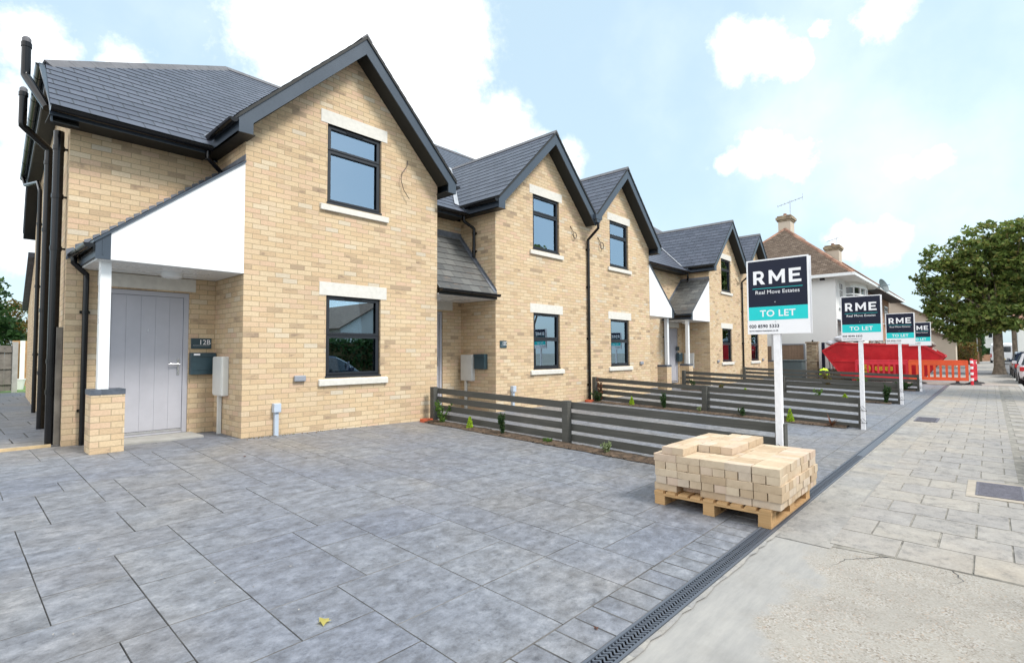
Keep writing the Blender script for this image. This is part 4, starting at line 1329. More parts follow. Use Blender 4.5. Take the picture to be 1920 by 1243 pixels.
def plaque(x, y, z, w_, h, num, label):
    t = thing('number_plaque', label, 'plaque', (x, y, z), group='slate house number plaques')
    mb = MB(); mb.box(x - w_ / 2, x + w_ / 2, y - .014, y, z - h / 2, z + h / 2)
    pl = mb.build('plate', 'mailbox', t, bevel=.003)
    if num:
        text_part('number', num, .105 * h / .16, t, (w_ * .16, -.0162, -h * .10), FACE_Y, 'white', .0004, sx=min(1, w_ / .26))
        mb = MB(); mb.box(x - w_ * .42, x + w_ * .42, y - .0158, y - .0142, z - h * .20, z - h * .185); mb.build('line', 'white', t)
    return t
plaque(-.19, 1.1, 1.35, .28, .16, '12B', 'slate number plaque reading 12B above the teal grey mailbox')
plaque(5.375, 0, 1.375, .21, .155, '12C', 'small slate number plaque on the corner of the second house')
plaque(16.35, 1.1, 1.33, .26, .15, '', 'small dark number plaque above the mailbox in the double porch')
mb = MB(); mb.tube([(2.83, -.01, 4.72), (2.80, -.03, 4.60), (2.68, -.05, 4.45), (2.655, -.05, 4.32), (2.71, -.05, 4.15), (2.83, -.06, 4.0)], .006, 6)
tag(mb.build('hanging_cable', 'cable'), 'loose black cable hanging in a curve from the nearest gable wall', 'cable')
def coil(x, z, label, r=.07):
    mb = MB(); P = [(x - .14, -.01, z + .22), (x - .06, -.03, z + .10)]
    for k in range(17):
        a = math.pi * .6 + k * 2 * math.pi / 16; P.append((x + r * math.cos(a), -.05, z + r * 1.1 * math.sin(a)))
    mb.tube(P, .009, 6)
    tag(mb.build('cable_coil', 'cable'), label, 'cable', 'coiled cables on the gables')
coil(8.02, 4.18, 'small coil of black cable between upper window and downpipe on the left paired gable')
coil(9.28, 4.10, 'round coil of black cable left of the upper window on the right paired gable', .085)
coil(19.75, 4.05, 'small coil of cable right of the upper window on the fourth house', .06)
# flues and soil pipes on the flank
def flank_pipe(name, label, pts, r, clips):
    t = thing(name, label, 'pipe', pts[-1], group='black pipes on the house flank')
    mb = MB()
    P = [Vector(pts[0])]
    for i in range(1, len(pts) - 1):
        a, b, c_ = Vector(pts[i - 1]), Vector(pts[i]), Vector(pts[i + 1])
        P += [b + (a - b).normalized() * .05, b, b + (c_ - b).normalized() * .05]
    P.append(Vector(pts[-1]))
    mb.tube(P, r, 16); smooth_angle(mb.build('pipe', 'black', t))
    for z in clips:
        for i in range(len(pts) - 1):
            a, b = Vector(pts[i]), Vector(pts[i + 1])
            if min(a.z, b.z) <= z <= max(a.z, b.z) and abs(a.z - b.z) > 1e-4:
                mb = MB()
                q = a + (b - a) * ((z - a.z) / (b.z - a.z)); d = (b - a).normalized()
                mb.tube([q - d * .03, q + d * .03], r + .008, 16)
                if z < 4.6: mb.box(q.x + r, q.x + r + .07, q.y - .02, q.y + .02, z - .012, z + .012)
                smooth_angle(mb.build('collar', 'black', t))
    if name == 'boiler_flue':
        mb = MB(); q = Vector(pts[0]); mb.tube([q, q + Vector((0, 0, .05)), q + Vector((0, 0, .075))], [r * .95, r * .95, r * .6], 16)
        for k in range(8): mb.tube([q + Vector((r * .8 * math.cos(k * .785), r * .8 * math.sin(k * .785), .04)), q + Vector((0, 0, .085))], .008, 4)
        mb.build('cowl', 'ridge', t)
    return t
FL = [('soil_pipe', 'thickest black soil pipe at the front corner of the house flank', [(-1.885, 1.33, 4.18), (-1.885, 1.33, 0)], .057, (3.95, 3.3, 2.6, 1.1, .7)),
      ('boiler_flue', 'taller black flue with a cowl, cranked out around the roof verge at the front corner', [(-2.2, 1.80, 5.46), (-2.2, 1.80, 5.0), (-2.0, 1.45, 4.50)], .052, (5.42,)),
      ('boiler_flue', 'second black flue and pipe, cranked out below and behind the taller flue', [(-2.10, 3.35, 5.34), (-2.10, 3.35, 4.80), (-1.77, 3.4, 4.52), (-1.77, 3.4, .012)], .052, (5.30, 4.3, 3.2, 1.9, .9)),
      ('rainwater_pipe', 'thin black rainwater pipe at the far end of the house flank', [(-1.68, 8.5, 5.28), (-1.66, 8.3, 5.05), (-1.56, 7.0, 4.85), (-1.55, 6.7, 4.6), (-1.55, 6.66, .012)], .036, (3.9, 2.6, 1.2))]
for f in FL: flank_pipe(*f)
mb = MB(); mb.box(-1.80, -1.765, 1.24, 1.30, 0, 1.55); mb.box(-1.86, -1.80, 1.22, 1.30, 0, 1.55)
tag(mb.build('gate_batten', 'fencegrey'), 'grey upright timber batten fixed to the side wall behind the soil pipe', 'batten')

# ------------------------------------------------------------------ slatted fences
def fence(label, xa, ya, xb, yb, ta, tb, mids, double=False, group='slatted fences between the driveways'):
    """low fence running from the wall (xa,ya) to the street (xb,yb); tops ta -> tb"""
    t = thing('slatted_fence', label, 'fence', (xa, ya, zw(xa)), group=group)
    F = lambda s: (xa + (xb - xa) * s, ya + (yb - ya) * s)
    T = lambda s: ta + (tb - ta) * s
    posts = [0.0] + mids + [1.0]
    rnd_ = random.Random(int(xa * 10))
    for i, (s0, s1) in enumerate(zip(posts[:-1], posts[1:])):
        for k in range(5):
            b = MB()
            dz0, dz1 = .155 * k, .155 * k
            h = .10
            j = rnd_.uniform(-.004, .004)
            (x0, y0), (x1, y1) = F(s0), F(s1)
            off = .058
            if k < 4:
                q = [T(s0) - .012 - dz0 + j, T(s1) - .012 - dz1 + j]
                lo = [q[0] - h, q[1] - h]
            else:
                q = [T(s0) - .012 - dz0 + .005, T(s1) - .012 - dz1 + .005]
                lo = [min(gz(x0, y0), q[0]) - .05, min(gz(x1, y1), q[1]) - .05]
            P = [(x0 + off, y0, lo[0]), (x1 + off, y1, lo[1]), (x1 + off, y1, q[1]), (x0 + off, y0, q[0])]
            b.prism(P, (.022, 0, 0))
            b.build('board' if k < 4 else 'gravel_board', 'fencep', t)
    for i, s_ in enumerate(posts):
        x, y = F(s_); y = min(y, ya) ; g = gz(x, y)
        w_ = .045
        b = MB(); b.box(x - w_ - .0, x + .055, y - .05, y + .05, g - .1, T(s_)); b.box(x - w_ - .002, x + .057, y - .052, y + .052, T(s_), T(s_) + .008)
        b.build('post', 'fencep', t)
        if double and 0 < s_ < 1:
            b = MB(); b.box(x + .082, x + .175, y - .05, y + .05, g - .1, T(s_) - .01)
            b.build('post', 'fencep', t)
    return t
FN = [('nearest low grey slatted fence, running from the first gable to the nearest sign post', 3.31, -.18, 3.24, -6.13, .555, .405, [.515], False),
      ('second low grey slatted fence, with doubled middle posts, ending at the second sign', 8.66, -.18, 8.46, -6.06, .545, .33, [.50], True),
      ('third low grey slatted fence, starting at the porch piers of the third and fourth houses', 14.16, -.12, 14.32, -6.02, .56, .34, [.52], True),
      ('farthest low grey slatted fence, in front of the red skip, ending at the fourth sign', 20.05, -.12, 20.32, -5.93, .55, .36, [.50], False)]
for a in FN: fence(*a)
# planting strips of bare soil on the near side of each fence
def fxy(i, y):
    _, xa, ya, xb, yb = FN[i][:5]
    return xa + (xb - xa) * ((y - ya) / (yb - ya))
SL = ['strip of bare brown soil along the nearest slatted fence', 'strip of bare brown soil along the second slatted fence',
      'strip of bare brown soil along the third slatted fence', 'strip of bare brown soil along the farthest slatted fence']
for i in range(4):
    mb = MB(); r_ = random.Random(i)
    rows = []
    n = 60
    for k in range(n + 1):
        y = -.1 - 5.75 * k / n; x = fxy(i, y)
        row = []
        for j in range(7):
            d = -.27 + .35 * j / 6 + (r_.uniform(-.02, .02) if j == 0 else 0)
            hh = .010 + (.028 * math.sin(math.pi * j / 6) + r_.uniform(-.006, .010)) * (1 if 0 < j < 6 else 0)
            row.append((x + d, y, gz(x + d, y) + hh))
        rows.append(row)
    mb.grid(rows)
    # crumbs, chippings
    for k in range(240):
        y = -.1 - 5.7 * r_.random(); x = fxy(i, y) + r_.uniform(-.30, .04); s_ = r_.uniform(.004, .013); z = gz(x, y) + .022
        a_ = Vector((r_.uniform(-1, 1), r_.uniform(-1, 1), r_.uniform(-1, 1))).normalized(); b_ = a_.orthogonal().normalized()
        mb.obox((x, y, z), (a_, b_, a_.cross(b_)), (s_, s_ * .8, s_ * .6))
    o_ = mb.build('planting_strip', 'soil'); smooth_angle(o_, 50); tag(o_, None, None, kind='stuff')
# red clay gullies at the foot of the wall
for x, l_ in ((3.15, 'red clay gully lip in the ground where the nearest fence meets the wall'), (8.42, 'red clay gully lip in the ground at the start of the second fence')):
    mb = MB(); g = zw(x)
    pr_ = []
    for rr, zz in ((.12, g - .02), (.12, g + .045), (.095, g + .05), (.088, g + .0), (.0, g + .004)):
        pr_.append([(x + rr * math.cos(2 * math.pi * k / 16), -.17 + rr * math.sin(2 * math.pi * k / 16), zz) for k in range(16)])
    mb.grid(pr_, closed=True); tag(smooth_angle(mb.build('clay_gully', 'terracotta')), l_, 'gully', 'red clay gullies')

# ------------------------------------------------------------------ TO LET signs
def glyph_part(name, par, loc, rotm, h):
    """heavy geometric R M E drawn as filled outlines"""
    s_ = .235
    def R_(ox):
        o1 = [(0, 0), (0, 1), (.42, 1)] + [(.42 + .33 * math.sin(a), .665 + .335 * math.cos(a)) for a in [math.pi * k / 12 for k in range(1, 9)]]
        o1 += [(.60, .36), (.83, 0), (.55, 0), (.36, .33), (s_, .33), (s_, 0)]
        i1 = [(s_, .52), (s_, .81), (.41, .81)] + [(.41 + .145 * math.sin(a), .665 + .145 * math.cos(a)) for a in [math.pi * k / 8 for k in range(1, 8)]] + [(.41, .52)]
        return [[(x + ox, y) for x, y in o1], [(x + ox, y) for x, y in i1]], .83
    def M_(ox):
        o1 = [(0, 0), (0, 1), (.21, 1), (.545, .46), (.88, 1), (1.09, 1), (1.09, 0), (.87, 0), (.87, .60), (.60, .17), (.49, .17), (.22, .61), (.22, 0)]
        return [[(x + ox, y) for x, y in o1]], 1.09
    def E_(ox):
        o1 = [(0, 0), (0, 1), (.78, 1), (.78, .81), (s_, .81), (s_, .60), (.70, .60), (.70, .415), (s_, .415), (s_, .19), (.80, .19), (.80, 0)]
        return [[(x + ox, y) for x, y in o1]], .80
    loops = []; ox = 0
    for f in (R_, M_, E_):
        l_, wd = f(ox); loops += l_; ox += wd + .26
    tot = ox - .26
    cu = bpy.data.curves.new('g', 'CURVE'); cu.dimensions = '2D'; cu.fill_mode = 'BOTH'
    for lp in loops:
        sp_ = cu.splines.new('POLY'); sp_.points.add(len(lp) - 1)
        for pt, (x, y) in zip(sp_.points, lp): pt.co = ((x - tot / 2) * h, y * h, 0, 1)
        sp_.use_cyclic_u = True
    ob = bpy.data.objects.new('g', cu); COL.objects.link(ob); bpy.context.view_layer.update()
    me = bpy.data.meshes.new_from_object(ob.evaluated_get(bpy.context.evaluated_depsgraph_get()))
    bpy.data.objects.remove(ob); bpy.data.curves.remove(cu)
    me.name = name; me.materials.clear(); me.materials.append(M['white'])
    ob = bpy.data.objects.new(name, me); COL.objects.link(ob); ob.parent = par
    ob.matrix_local = Matrix.Translation(Vector(loc)) @ rotm
    return ob
def sign(label, x, post_y, lean=0.0):
    g = SZ
    t = thing('letting_sign', label, 'sign', (x, post_y, g), group='letting agent sign boards', local=True)
    # local coordinates: x toward +x, y along +y, z up from ground
    yc = -6.15 - post_y            # board centre
    mb = MB(); mb.box(.012, .075, -.034, .034, -.05, 2.0); mb.build('post', 'signpost', t, bevel=.004)
    zb, zt = 1.375 - g, 2.19 - g
    y0, y1 = yc - .31, yc + .31
    mb = MB(); mb.box(-.004, .004, y0, y1, zb, zt); mb.box(.0835, .0915, y0, y1, zb, zt)
    B = mb.build('board', 'white', t)
    H_ = zt - zb
    for sg, x0 in ((-1, -.0045), (1, .0920)):
        f = MB()
        q = .0012 * sg
        f.box(x0, x0 + q, y0 + .016, y1 - .016, zb + H_ * .365, zt - .016); f.build('navy_panel', 'navy', B)
        f = MB(); f.box(x0, x0 + q, y0 + .016, y1 - .016, zb + H_ * .185, zb + H_ * .364); f.build('teal_band', 'teal', B)
        f = MB(); f.box(x0 + q * 1.2, x0 + q * 1.8, y0 + .06, y1 - .06, zb + H_ * .607, zb + H_ * .613); f.build('teal_line', 'teal', B)
        rm = FACE_X if sg < 0 else FACE_XP
        xx = x0 + q * 1.7
        glyph_part('agent_initials', B, (xx, yc, zb + H_ * .665), rm, .148)
        text_part('agent_name', 'Real Move Estates', .057, B, (xx, yc, zb + H_ * .535), rm, 'white', .0, sx=1.06)
        text_part('to_let', 'TO LET', .098, B, (xx, yc, zb + H_ * .233), rm, 'white', .0018, sx=1.05, space=1.06)
        text_part('phone_number', '020 8590 5333', .048, B, (xx, (y1 - .018) if sg < 0 else (y0 + .018), zb + H_ * .085), rm, 'navy', .0012, 'LEFT', space=1.06)
        text_part('web_address', 'www.realmoveestates.co.uk', .0245, B, (xx, (y1 - .018) if sg < 0 else (y0 + .018), zb + H_ * .035), rm, 'navy', .0005, 'LEFT', space=1.06)
    f = MB()
    for z in (zb + H_ * .42, zb + H_ * .163):
        f.tube([(-.004, 0, z), (-.014, 0, z)], [.009 if z > zb + H_ * .3 else .004, .004], 10)
    smooth_angle(f.build('fixing', 'steel', B))
    # cable ties to the fence post
    for z in (.34, .12):
        c_ = MB()
        c_.tube([(-.0, -.06, z), (-.004, .06, z + .01), (.09, .065, z), (.11, .05, z), (.11, -.05, z), (.0, -.06, z)], .004, 6)
        c_.tube([(-.004, .0, z + .005), (-.02, .03, z + .07), (-.018, .0, z + .09), (-.01, -.05, z + .03)], .003, 5)
        c_.build('cable_tie', 'cable', t)
    return t
S1 = sign('nearest and largest looking letting sign board, above the pallet of bricks', 3.15, -6.13)
S1.rotation_euler = (0, 0, R(-.5))
for x, py, l_, rz in ((8.33, -6.09, 'second letting sign board from the camera, in front of the red skip', 1.0), (14.24, -6.05, 'third letting sign board, overlapping the fourth one', -.8),
                      (20.17, -5.99, 'farthest letting sign board, partly hidden behind the third', .6)):
    dup(S1, (x, py, SZ), R(rz), l_)

# ------------------------------------------------------------------ pallet and bricks
PX, PY = 1.57, -6.5
P = thing('pallet', 'pine pallet under the stack of loose cream bricks, beside the drain channel', 'pallet', (PX, PY, SZ))
z0 = SZ + .004
for j, yy in enumerate((PY, PY + .45, PY + .9)):
    b = MB(); b.box(PX, PX + 1.2, yy, yy + .10, z0, z0 + .022); b.build('bottom_board', 'pallet', P)
    for xx in (PX, PX + .53, PX + 1.06):
        b = MB(); b.box(xx + .002, xx + .14, yy + .0015, yy + .0985, z0 + .022, z0 + .100); b.build('block', 'pallet', P)
for xx in (PX, PX + .53, PX + 1.06):
    b = MB(); b.box(xx, xx + .14, PY - .002, PY + 1.002, z0 + .100, z0 + .120); b.build('stringer_board', 'pallet', P)
for k in range(9):
    yy = PY + k * (1.0 - .085) / 8
    b = MB(); b.box(PX - .004, PX + 1.204, yy, yy + .085, z0 + .120, z0 + .141); b.build('deck_board', 'pallet', P)
_t = M['loose'].node_tree
for n_ in list(_t.nodes):
    if n_.type == 'NEW_GEOMETRY':
        oi = _t.nodes.new('ShaderNodeObjectInfo')
        for l_ in list(n_.outputs['Random Per Island'].links): _t.links.new(oi.outputs['Random'], l_.to_socket)
rb = random.Random(3)
variants = []
for k in range(5):
    b = MB(); n = 6
    L2, W2, H2 = .1065, .0505, .0325
    rows = []
    amp = rb.uniform(.0005, .003)
    for i in range(n + 1):
        x = -L2 + 2 * L2 * i / n; dz = -amp * math.cos(math.pi * (i / n - .5)) ; j = [rb.uniform(-.0009, .0009) for _ in range(8)]
        rows.append([(x, -W2 + j[0], -H2 + j[1] + dz), (x, -W2 + j[2], H2 + j[3] + dz), (x, W2 + j[4], H2 + j[5] + dz), (x, W2 + j[6], -H2 + j[7] + dz)])
    b.grid(rows, closed=True); b.poly(rows[0]); b.poly(rows[-1][::-1])
    variants.append(b)
bm_meshes = []
def place_brick(x, y, z, along_x, jit=.004):
    k = rb.randrange(5)
    if len(bm_meshes) <= k or bm_meshes[k] is None: pass
    me = BR[k]
    o = bpy.data.objects.new('brick', me); COL.objects.link(o)
    o.location = (x + rb.uniform(-jit, jit), y + rb.uniform(-jit, jit), z)
    o.rotation_euler = (rb.uniform(-.006, .006), rb.uniform(-.006, .006), (0 if along_x else math.pi / 2) + rb.uniform(-.014, .014) + (math.pi if rb.random() < .5 else 0))
    tag(o, 'loose cream brick in the flat stack on the pallet', 'brick', 'loose cream bricks on the pallet')
    md = o.modifiers.new('bevel', 'BEVEL'); md.width = .0035; md.segments = 2; md.angle_limit = R(50)
    return o
BR = []
for b in variants:
    o = b.build('brick_source', 'loose'); BR.append(o.data); bpy.data.objects.remove(o)
for k_, me in enumerate(BR): me.name = 'brick'
LZ = z0 + .141; LH = .0662
yb0, xb0 = -6.57, 1.60
for layer in range(5):
    z = LZ + LH * (layer + .5)
    ox = rb.uniform(-.012, .012); oy = rb.uniform(-.01, .01)
    if layer % 2 == 0:       # stretchers along Y
        for i in range(11):
            for j in range(5):
                if layer < 4 and i > 0 and j > 0 and i < 10: continue
                if layer == 0 and j == 3 and i == 0: continue
                place_brick(xb0 + .052 + ox + i * .1055, yb0 + .108 + oy + j * .217, z, False)
    else:
        for i in range(5):
            for j in range(10):
                if i > 0 and j > 0 and i < 4: continue
                place_brick(xb0 + .108 + ox + i * .2185 + (.05 if i == 4 else 0), yb0 + .053 + oy + j * .1073, z, True)
z = LZ + LH * 5.5
for (ya, n_, xa, m_) in ((-5.605, 1, 1.62, 5), (-5.71, 1, 1.61, 5), (-5.82, 1, 1.93, 4), (-5.925, 1, 1.935, 4), (-6.03, 1, 1.93, 4), (-5.50, 1, 1.62, 0)):
    for k in range(m_): place_brick(xa + .108 + k * .2165, ya, z, True, .002)
# inner bricks out of sight are one filling block
b = MB(); b.box(xb0 + .12, xb0 + 1.0, yb0 + .22, yb0 + .86, LZ, LZ + LH * 3.9)
tag(b.build('brick_core', 'loose'), 'inner bricks of the stack on the pallet, enclosed by the outer ones', 'bricks')

# small litter on the drive
def leaf(x, y, z, s_, label, m_='leafyellow', rz=0):
    mb = MB(); n = 5; P = [(x, y, z + .012)]
    pts = []
    for k in range(10):
        a = rz + math.pi * 2 * k / 10; r_ = s_ * (1 if k % 2 == 0 else .55)
        pts.append((x + r_ * math.cos(a), y + r_ * math.sin(a), z + .004 + .006 * (k % 3)))
    for k in range(10): mb.poly([P[0], pts[k], pts[(k + 1) % 10]])
    tag(mb.build('fallen_leaf', m_), label, 'leaf')
leaf(-1.55, -5.27, gz(-1.6, -5.27), .042, 'pale yellow fallen leaf lying in the foreground of the driveway', rz=.4)
leaf(-.62, -6.30, SZ, .014, 'tiny orange leaf on the border course beside the drain', 'leafred', rz=.4)
leaf(-.4, -1.2, gz(0, -1.2), .016, 'tiny orange leaf in the middle of the driveway', 'leafred', rz=1.4)

# ------------------------------------------------------------------ plants
def leafquads(rs, centers, size, n_per, rad, flat=0.0, squash=(1, 1, 1)):
    """many small leaf faces around each centre, numpy"""
    c = np.repeat(np.array(centers, float), n_per, axis=0); n = len(c)
    d = rs.normal(size=(n, 3)); d /= np.linalg.norm(d, axis=1)[:, None]
    c = c + d * (rad * rs.random((n, 1)) ** .45) * np.array(squash)
    nrm = rs.normal(size=(n, 3)); nrm[:, 2] += flat; nrm /= np.linalg.norm(nrm, axis=1)[:, None]
    a = np.cross(nrm, rs.normal(size=(n, 3))); a /= np.linalg.norm(a, axis=1)[:, None]
    b = np.cross(nrm, a)
    s_ = size * (.65 + .7 * rs.random((n, 1)))
    v = np.stack([c - a * s_, c - b * s_ * .55 + nrm * s_ * .12, c + a * s_, c + b * s_ * .55 + nrm * s_ * .12], axis=1).reshape(-1, 3)
    return v
def leafobj(name, v, matn, par=None):
    o_ = ORG.get(par.name) if par is not None else None
    if o_ is not None: v = v - np.array(o_)
    n = len(v) // 4
    me = bpy.data.meshes.new(name)
    me.vertices.add(len(v)); me.vertices.foreach_set('co', v.ravel())
    me.loops.add(4 * n); me.loops.foreach_set('vertex_index', np.arange(4 * n, dtype=np.int32))
    me.polygons.add(n); me.polygons.foreach_set('loop_start', np.arange(0, 4 * n, 4, dtype=np.int32))
    me.update(calc_edges=True); me.validate()
    me.materials.append(M[matn])
    ob = bpy.data.objects.new(name, me); COL.objects.link(ob)
    if par is not None: ob.parent = par
    return ob
def cone_plant(i, y, h, r, label, m_='leaflime', off=-.15):
    x = fxy(i, y) + off; g = gz(x, y) + .02; rs = np.random.default_rng(int(abs(y) * 100) + i)
    t = thing('conifer', label, 'conifer', (x, y, g), group='young lime conifers')
    n = 260
    u = rs.random(n) ** 1.4
    rr = r * (1 - u) * (.6 + .5 * rs.random(n)) + .008; a = rs.random(n) * 6.283
    cs = np.stack([x + rr * np.cos(a), y + rr * np.sin(a), g + u * h], 1)
    v = leafquads(rs, cs, max(.011, r * .14), 4, r * .15)
    leafobj('foliage', v, m_, t)
    mb = MB(); mb.tube([(x, y, g - .03), (x, y, g + h * .6)], [.008, .003], 6); mb.build('stem', 'stem', t)
def shrub(i, y, h, r, label, m_='leafdark', stems=7, lf=.026, dens=26, off=-.15, spread=.5, name='shrub', x=None, cat='shrub'):
    x = (fxy(i, y) + off) if x is None else x; g = gz(x, y) + .015; rs = np.random.default_rng(int(abs(y) * 77) + i * 5 + int(h * 100)); r_ = random.Random(int(y * 31) + i)
    t = thing(name, label, cat, (x, y, g), group='young shrubs along the fences')
    mb = MB(); cs = []
    for k in range(stems):
        a = r_.random() * 6.283; hh = h * r_.uniform(.6, 1.0); q = r * r_.uniform(.2, 1.0)
        p0 = Vector((x, y, g - .02)); p1 = Vector((x + q * spread * math.cos(a), y + q * spread * math.sin(a), g + hh * .5)); p2 = Vector((x + q * math.cos(a), y + q * math.sin(a), g + hh))
        mb.tube([p0, p1, p2], [.006, .004, .002], 5)
        for s_ in range(dens):
            u = (s_ + 1) / dens
            p = (p0.lerp(p1, u * 2) if u < .5 else p1.lerp(p2, u * 2 - 1))
            if u > .12: cs.append(tuple(p))
    mb.build('stems', 'stem', t)
    leafobj('leaves', leafquads(rs, cs, lf, 3, lf * 1.3, .6), m_, t)
def blades(i, y, h, n, label, m_='leafred', off=-.15):
    x = fxy(i, y) + off; g = gz(x, y) + .02; r_ = random.Random(9)
    mb = MB()
    for k in range(n):
        a = r_.random() * 6.283; L_ = h * r_.uniform(.7, 1.1); el = r_.uniform(.25, 1.2)
        d = Vector((math.cos(a) * math.cos(el), math.sin(a) * math.cos(el), math.sin(el))); s_ = Vector((-math.sin(a), math.cos(a), 0)) * .012
        rows = []
        for q in range(6):
            u = q / 5; p = Vector((x, y, g)) + d * L_ * u - Vector((0, 0, 1)) * (.35 * L_ * u * u * math.cos(el)); w_ = s_ * (1 - u * .92)
            rows.append((p - w_, p + w_))
        mb.grid(rows)
    o_ = mb.build('spiky_plant', m_); tag(o_, label, 'plant')
shrub(0, -.55, .42, .17, 'tall leafy plant at the wall end of the nearest fence', 'leafmid', 6, .03, 14, off=-.10)
cone_plant(0, -1.33, .19, .055, 'small lime conifer at the nearest fence, close to the house wall')
shrub(0, -2.10, .34, .075, 'upright dark green shrub in front of the nearest fence', 'leafdark', 10, .018, 26)
shrub(0, -3.00, .055, .10, 'flat green ground cover just left of the nearest fence middle post', 'leafmid', 12, .014, 10, name='ground_cover_plant')
shrub(0, -4.02, .17, .085, 'pale variegated small shrub in front of the nearest fence, right of its middle post', 'leafpale', 9, .015, 12)
shrub(1, -.42, .62, .16, 'dark bronze leafed tall plant at the wall end of the second fence', 'leafred', 5, .03, 10, off=-.06)
shrub(1, -.36, .30, .17, 'bushy green plant at the foot of the downpipe by the second fence', 'leafdark', 9, .028, 14, off=-.12)
cone_plant(1, -1.36, .20, .065, 'small lime conifer at the second fence, near the wall')
shrub(1, -2.22, .36, .08, 'upright dark green shrub in front of the second fence', 'leafdark', 9, .022, 22)
shrub(1, -3.05, .14, .07, 'pale sprig left of the doubled posts of the second fence', 'leafpale', 5, .016, 9)
shrub(1, -4.00, .20, .11, 'low dark green bush right of the doubled posts of the second fence', 'leafdark', 8, .024, 12)
cone_plant(1, -4.89, .24, .075, 'lime conifer right of the nearest sign post, at the second fence')
blades(1, -5.6, .34, 22, 'bronze spiky grass at the street end of the second fence')
shrub(2, -.5, .40, .12, 'small dark shrub at the start of the third fence', 'leafdark', 6, .03, 10)
cone_plant(2, -2.15, .16, .10, 'lime conifer behind the second fence posts, at the third fence')
shrub(2, -1.4, .26, .14, 'orange brown shrub at the third fence near the house', 'leafautumn', 6, .03, 10)
shrub(2, -4.1, .30, .16, 'low sprig beside the second sign post at the third fence', 'leafmid', 5, .03, 9)
cone_plant(2, -4.79, .17, .10, 'round lime conifer at the third fence, left of the second sign post')
shrub(2, -5.72, .52, .11, 'tall dark green shrub at the street end of the third fence', 'leafdark', 12, .026, 24)
shrub(3, -3.2, .50, .22, 'loose shrub with orange tips at the farthest fence', 'leafautumn', 7, .04, 10)
shrub(3, -4.3, .45, .22, 'yellow green shrub in the middle of the farthest fence', 'leafmid', 7, .04, 10)
shrub(3, -5.5, .30, .28, 'low spreading dark shrub at the street end of the farthest fence', 'leafdark', 12, .04, 14)

# lime hi-vis jacket left over the rail of the farthest fence
t = thing('hi_vis_jacket', 'lime hi-vis jacket and dark glove lying over the farthest fence', 'jacket', (20.55, -3.05, .45))
mb = MB(); rows = []
for k in range(13):
    u = k / 12; y = -2.86 - .30 * u
    z = .47 + .07 * math.sin(math.pi * u) + .012 * math.sin(u * 19)
    rows.append([(20.62, y, .16 + .02 * math.sin(u * 9)), (20.56, y, z - .06), (20.42, y, z), (20.28, y, z - .05), (20.245, y, .26 + .02 * math.sin(u * 14))])
mb.grid(rows); o_ = mb.build('jacket', 'hivis', t, smooth=True)
md = o_.modifiers.new('thick', 'SOLIDIFY'); md.thickness = .02
mb = MB(); mb.tube([(20.3, -3.17, .47), (20.3, -3.22, .51), (20.3, -3.28, .47)], [.05, .06, .03], 10); smooth_angle(mb.build('glove', 'rubber', t))

# ------------------------------------------------------------------ barriers and skip
def barrier(label, loc, rz, m_='orange'):
    """2 m plastic chapter 8 barrier, local x along its length"""
    t = thing('plastic_barrier', label, 'barrier', loc, rz, 'plastic barriers round the skip', local=True)
    b = MB(); W = 2.0
    b.box(0, W, -.022, .022, .80, 1.0); b.box(0, W, -.022, .022, .16, .30)
    b.box(0, .10, -.022, .022, .30, .80); b.box(W - .10, W, -.022, .022, .30, .80)
    n = 8; pitch = (W - .2) / (n + 1)
    for k in range(n):
        x = .10 + pitch * (k + 1); b.box(x - .042, x + .042, -.018, .018, .30, .80)
    b.box(.02, W - .02, -.034, .034, .975, 1.02); b.box(.03, W - .03, -.03, .03, .16, .19)
    b.box(.30, .42, -.03, .03, .02, .16); b.box(W - .42, W - .30, -.03, .03, .02, .16)
    b.build('panel', m_, t, bevel=.008)
    r = MB(); r.box(.14, .62, -.0255, -.0225, .84, .94); r.box(W - .40, W - .10, -.0255, -.0225, .84, .94); r.build('reflective_strip', 'meterw', t)
    for x in (.36, W - .36):
        f = MB(); P = []
        for (dx, hz) in ((.26, .0), (.20, .05), (.07, .07), (.04, .15)):
            P.append([(x - dx, -dx * 1.1, hz), (x + dx, -dx * 1.1, hz), (x + dx, dx * 1.1, hz), (x - dx, dx * 1.1, hz)])
        f.grid(P, closed=True); f.poly(P[-1]); f.build('rubber_foot', 'rubber', t)
    return t
B0 = barrier('bright orange slotted plastic barrier in front of the skip, closest to the footway', (25.95, -7.12, SZ), R(88))
B1 = barrier('red slotted plastic barrier left of the bright orange one', (26.35, -5.08, SZ), R(93), 'redplastic')
B2 = barrier('red slotted barrier at the right hand end, turned away along the footway', (26.02, -7.2, SZ), R(-4), 'redplastic')
mb = MB(); mb.tube([(25.98, -7.22, SZ), (25.98, -7.22, .86)], .05, 12, 0)
for k in range(4): mb.tube([(25.98, -7.22, -.05 + k * .24), (25.98, -7.22, .06 + k * .24)], .055, 12, 1)
tag(smooth_angle(mb.build('marker_post', ['redplastic', 'white'])), 'red and white banded marker post at the corner of the barriers', 'post')

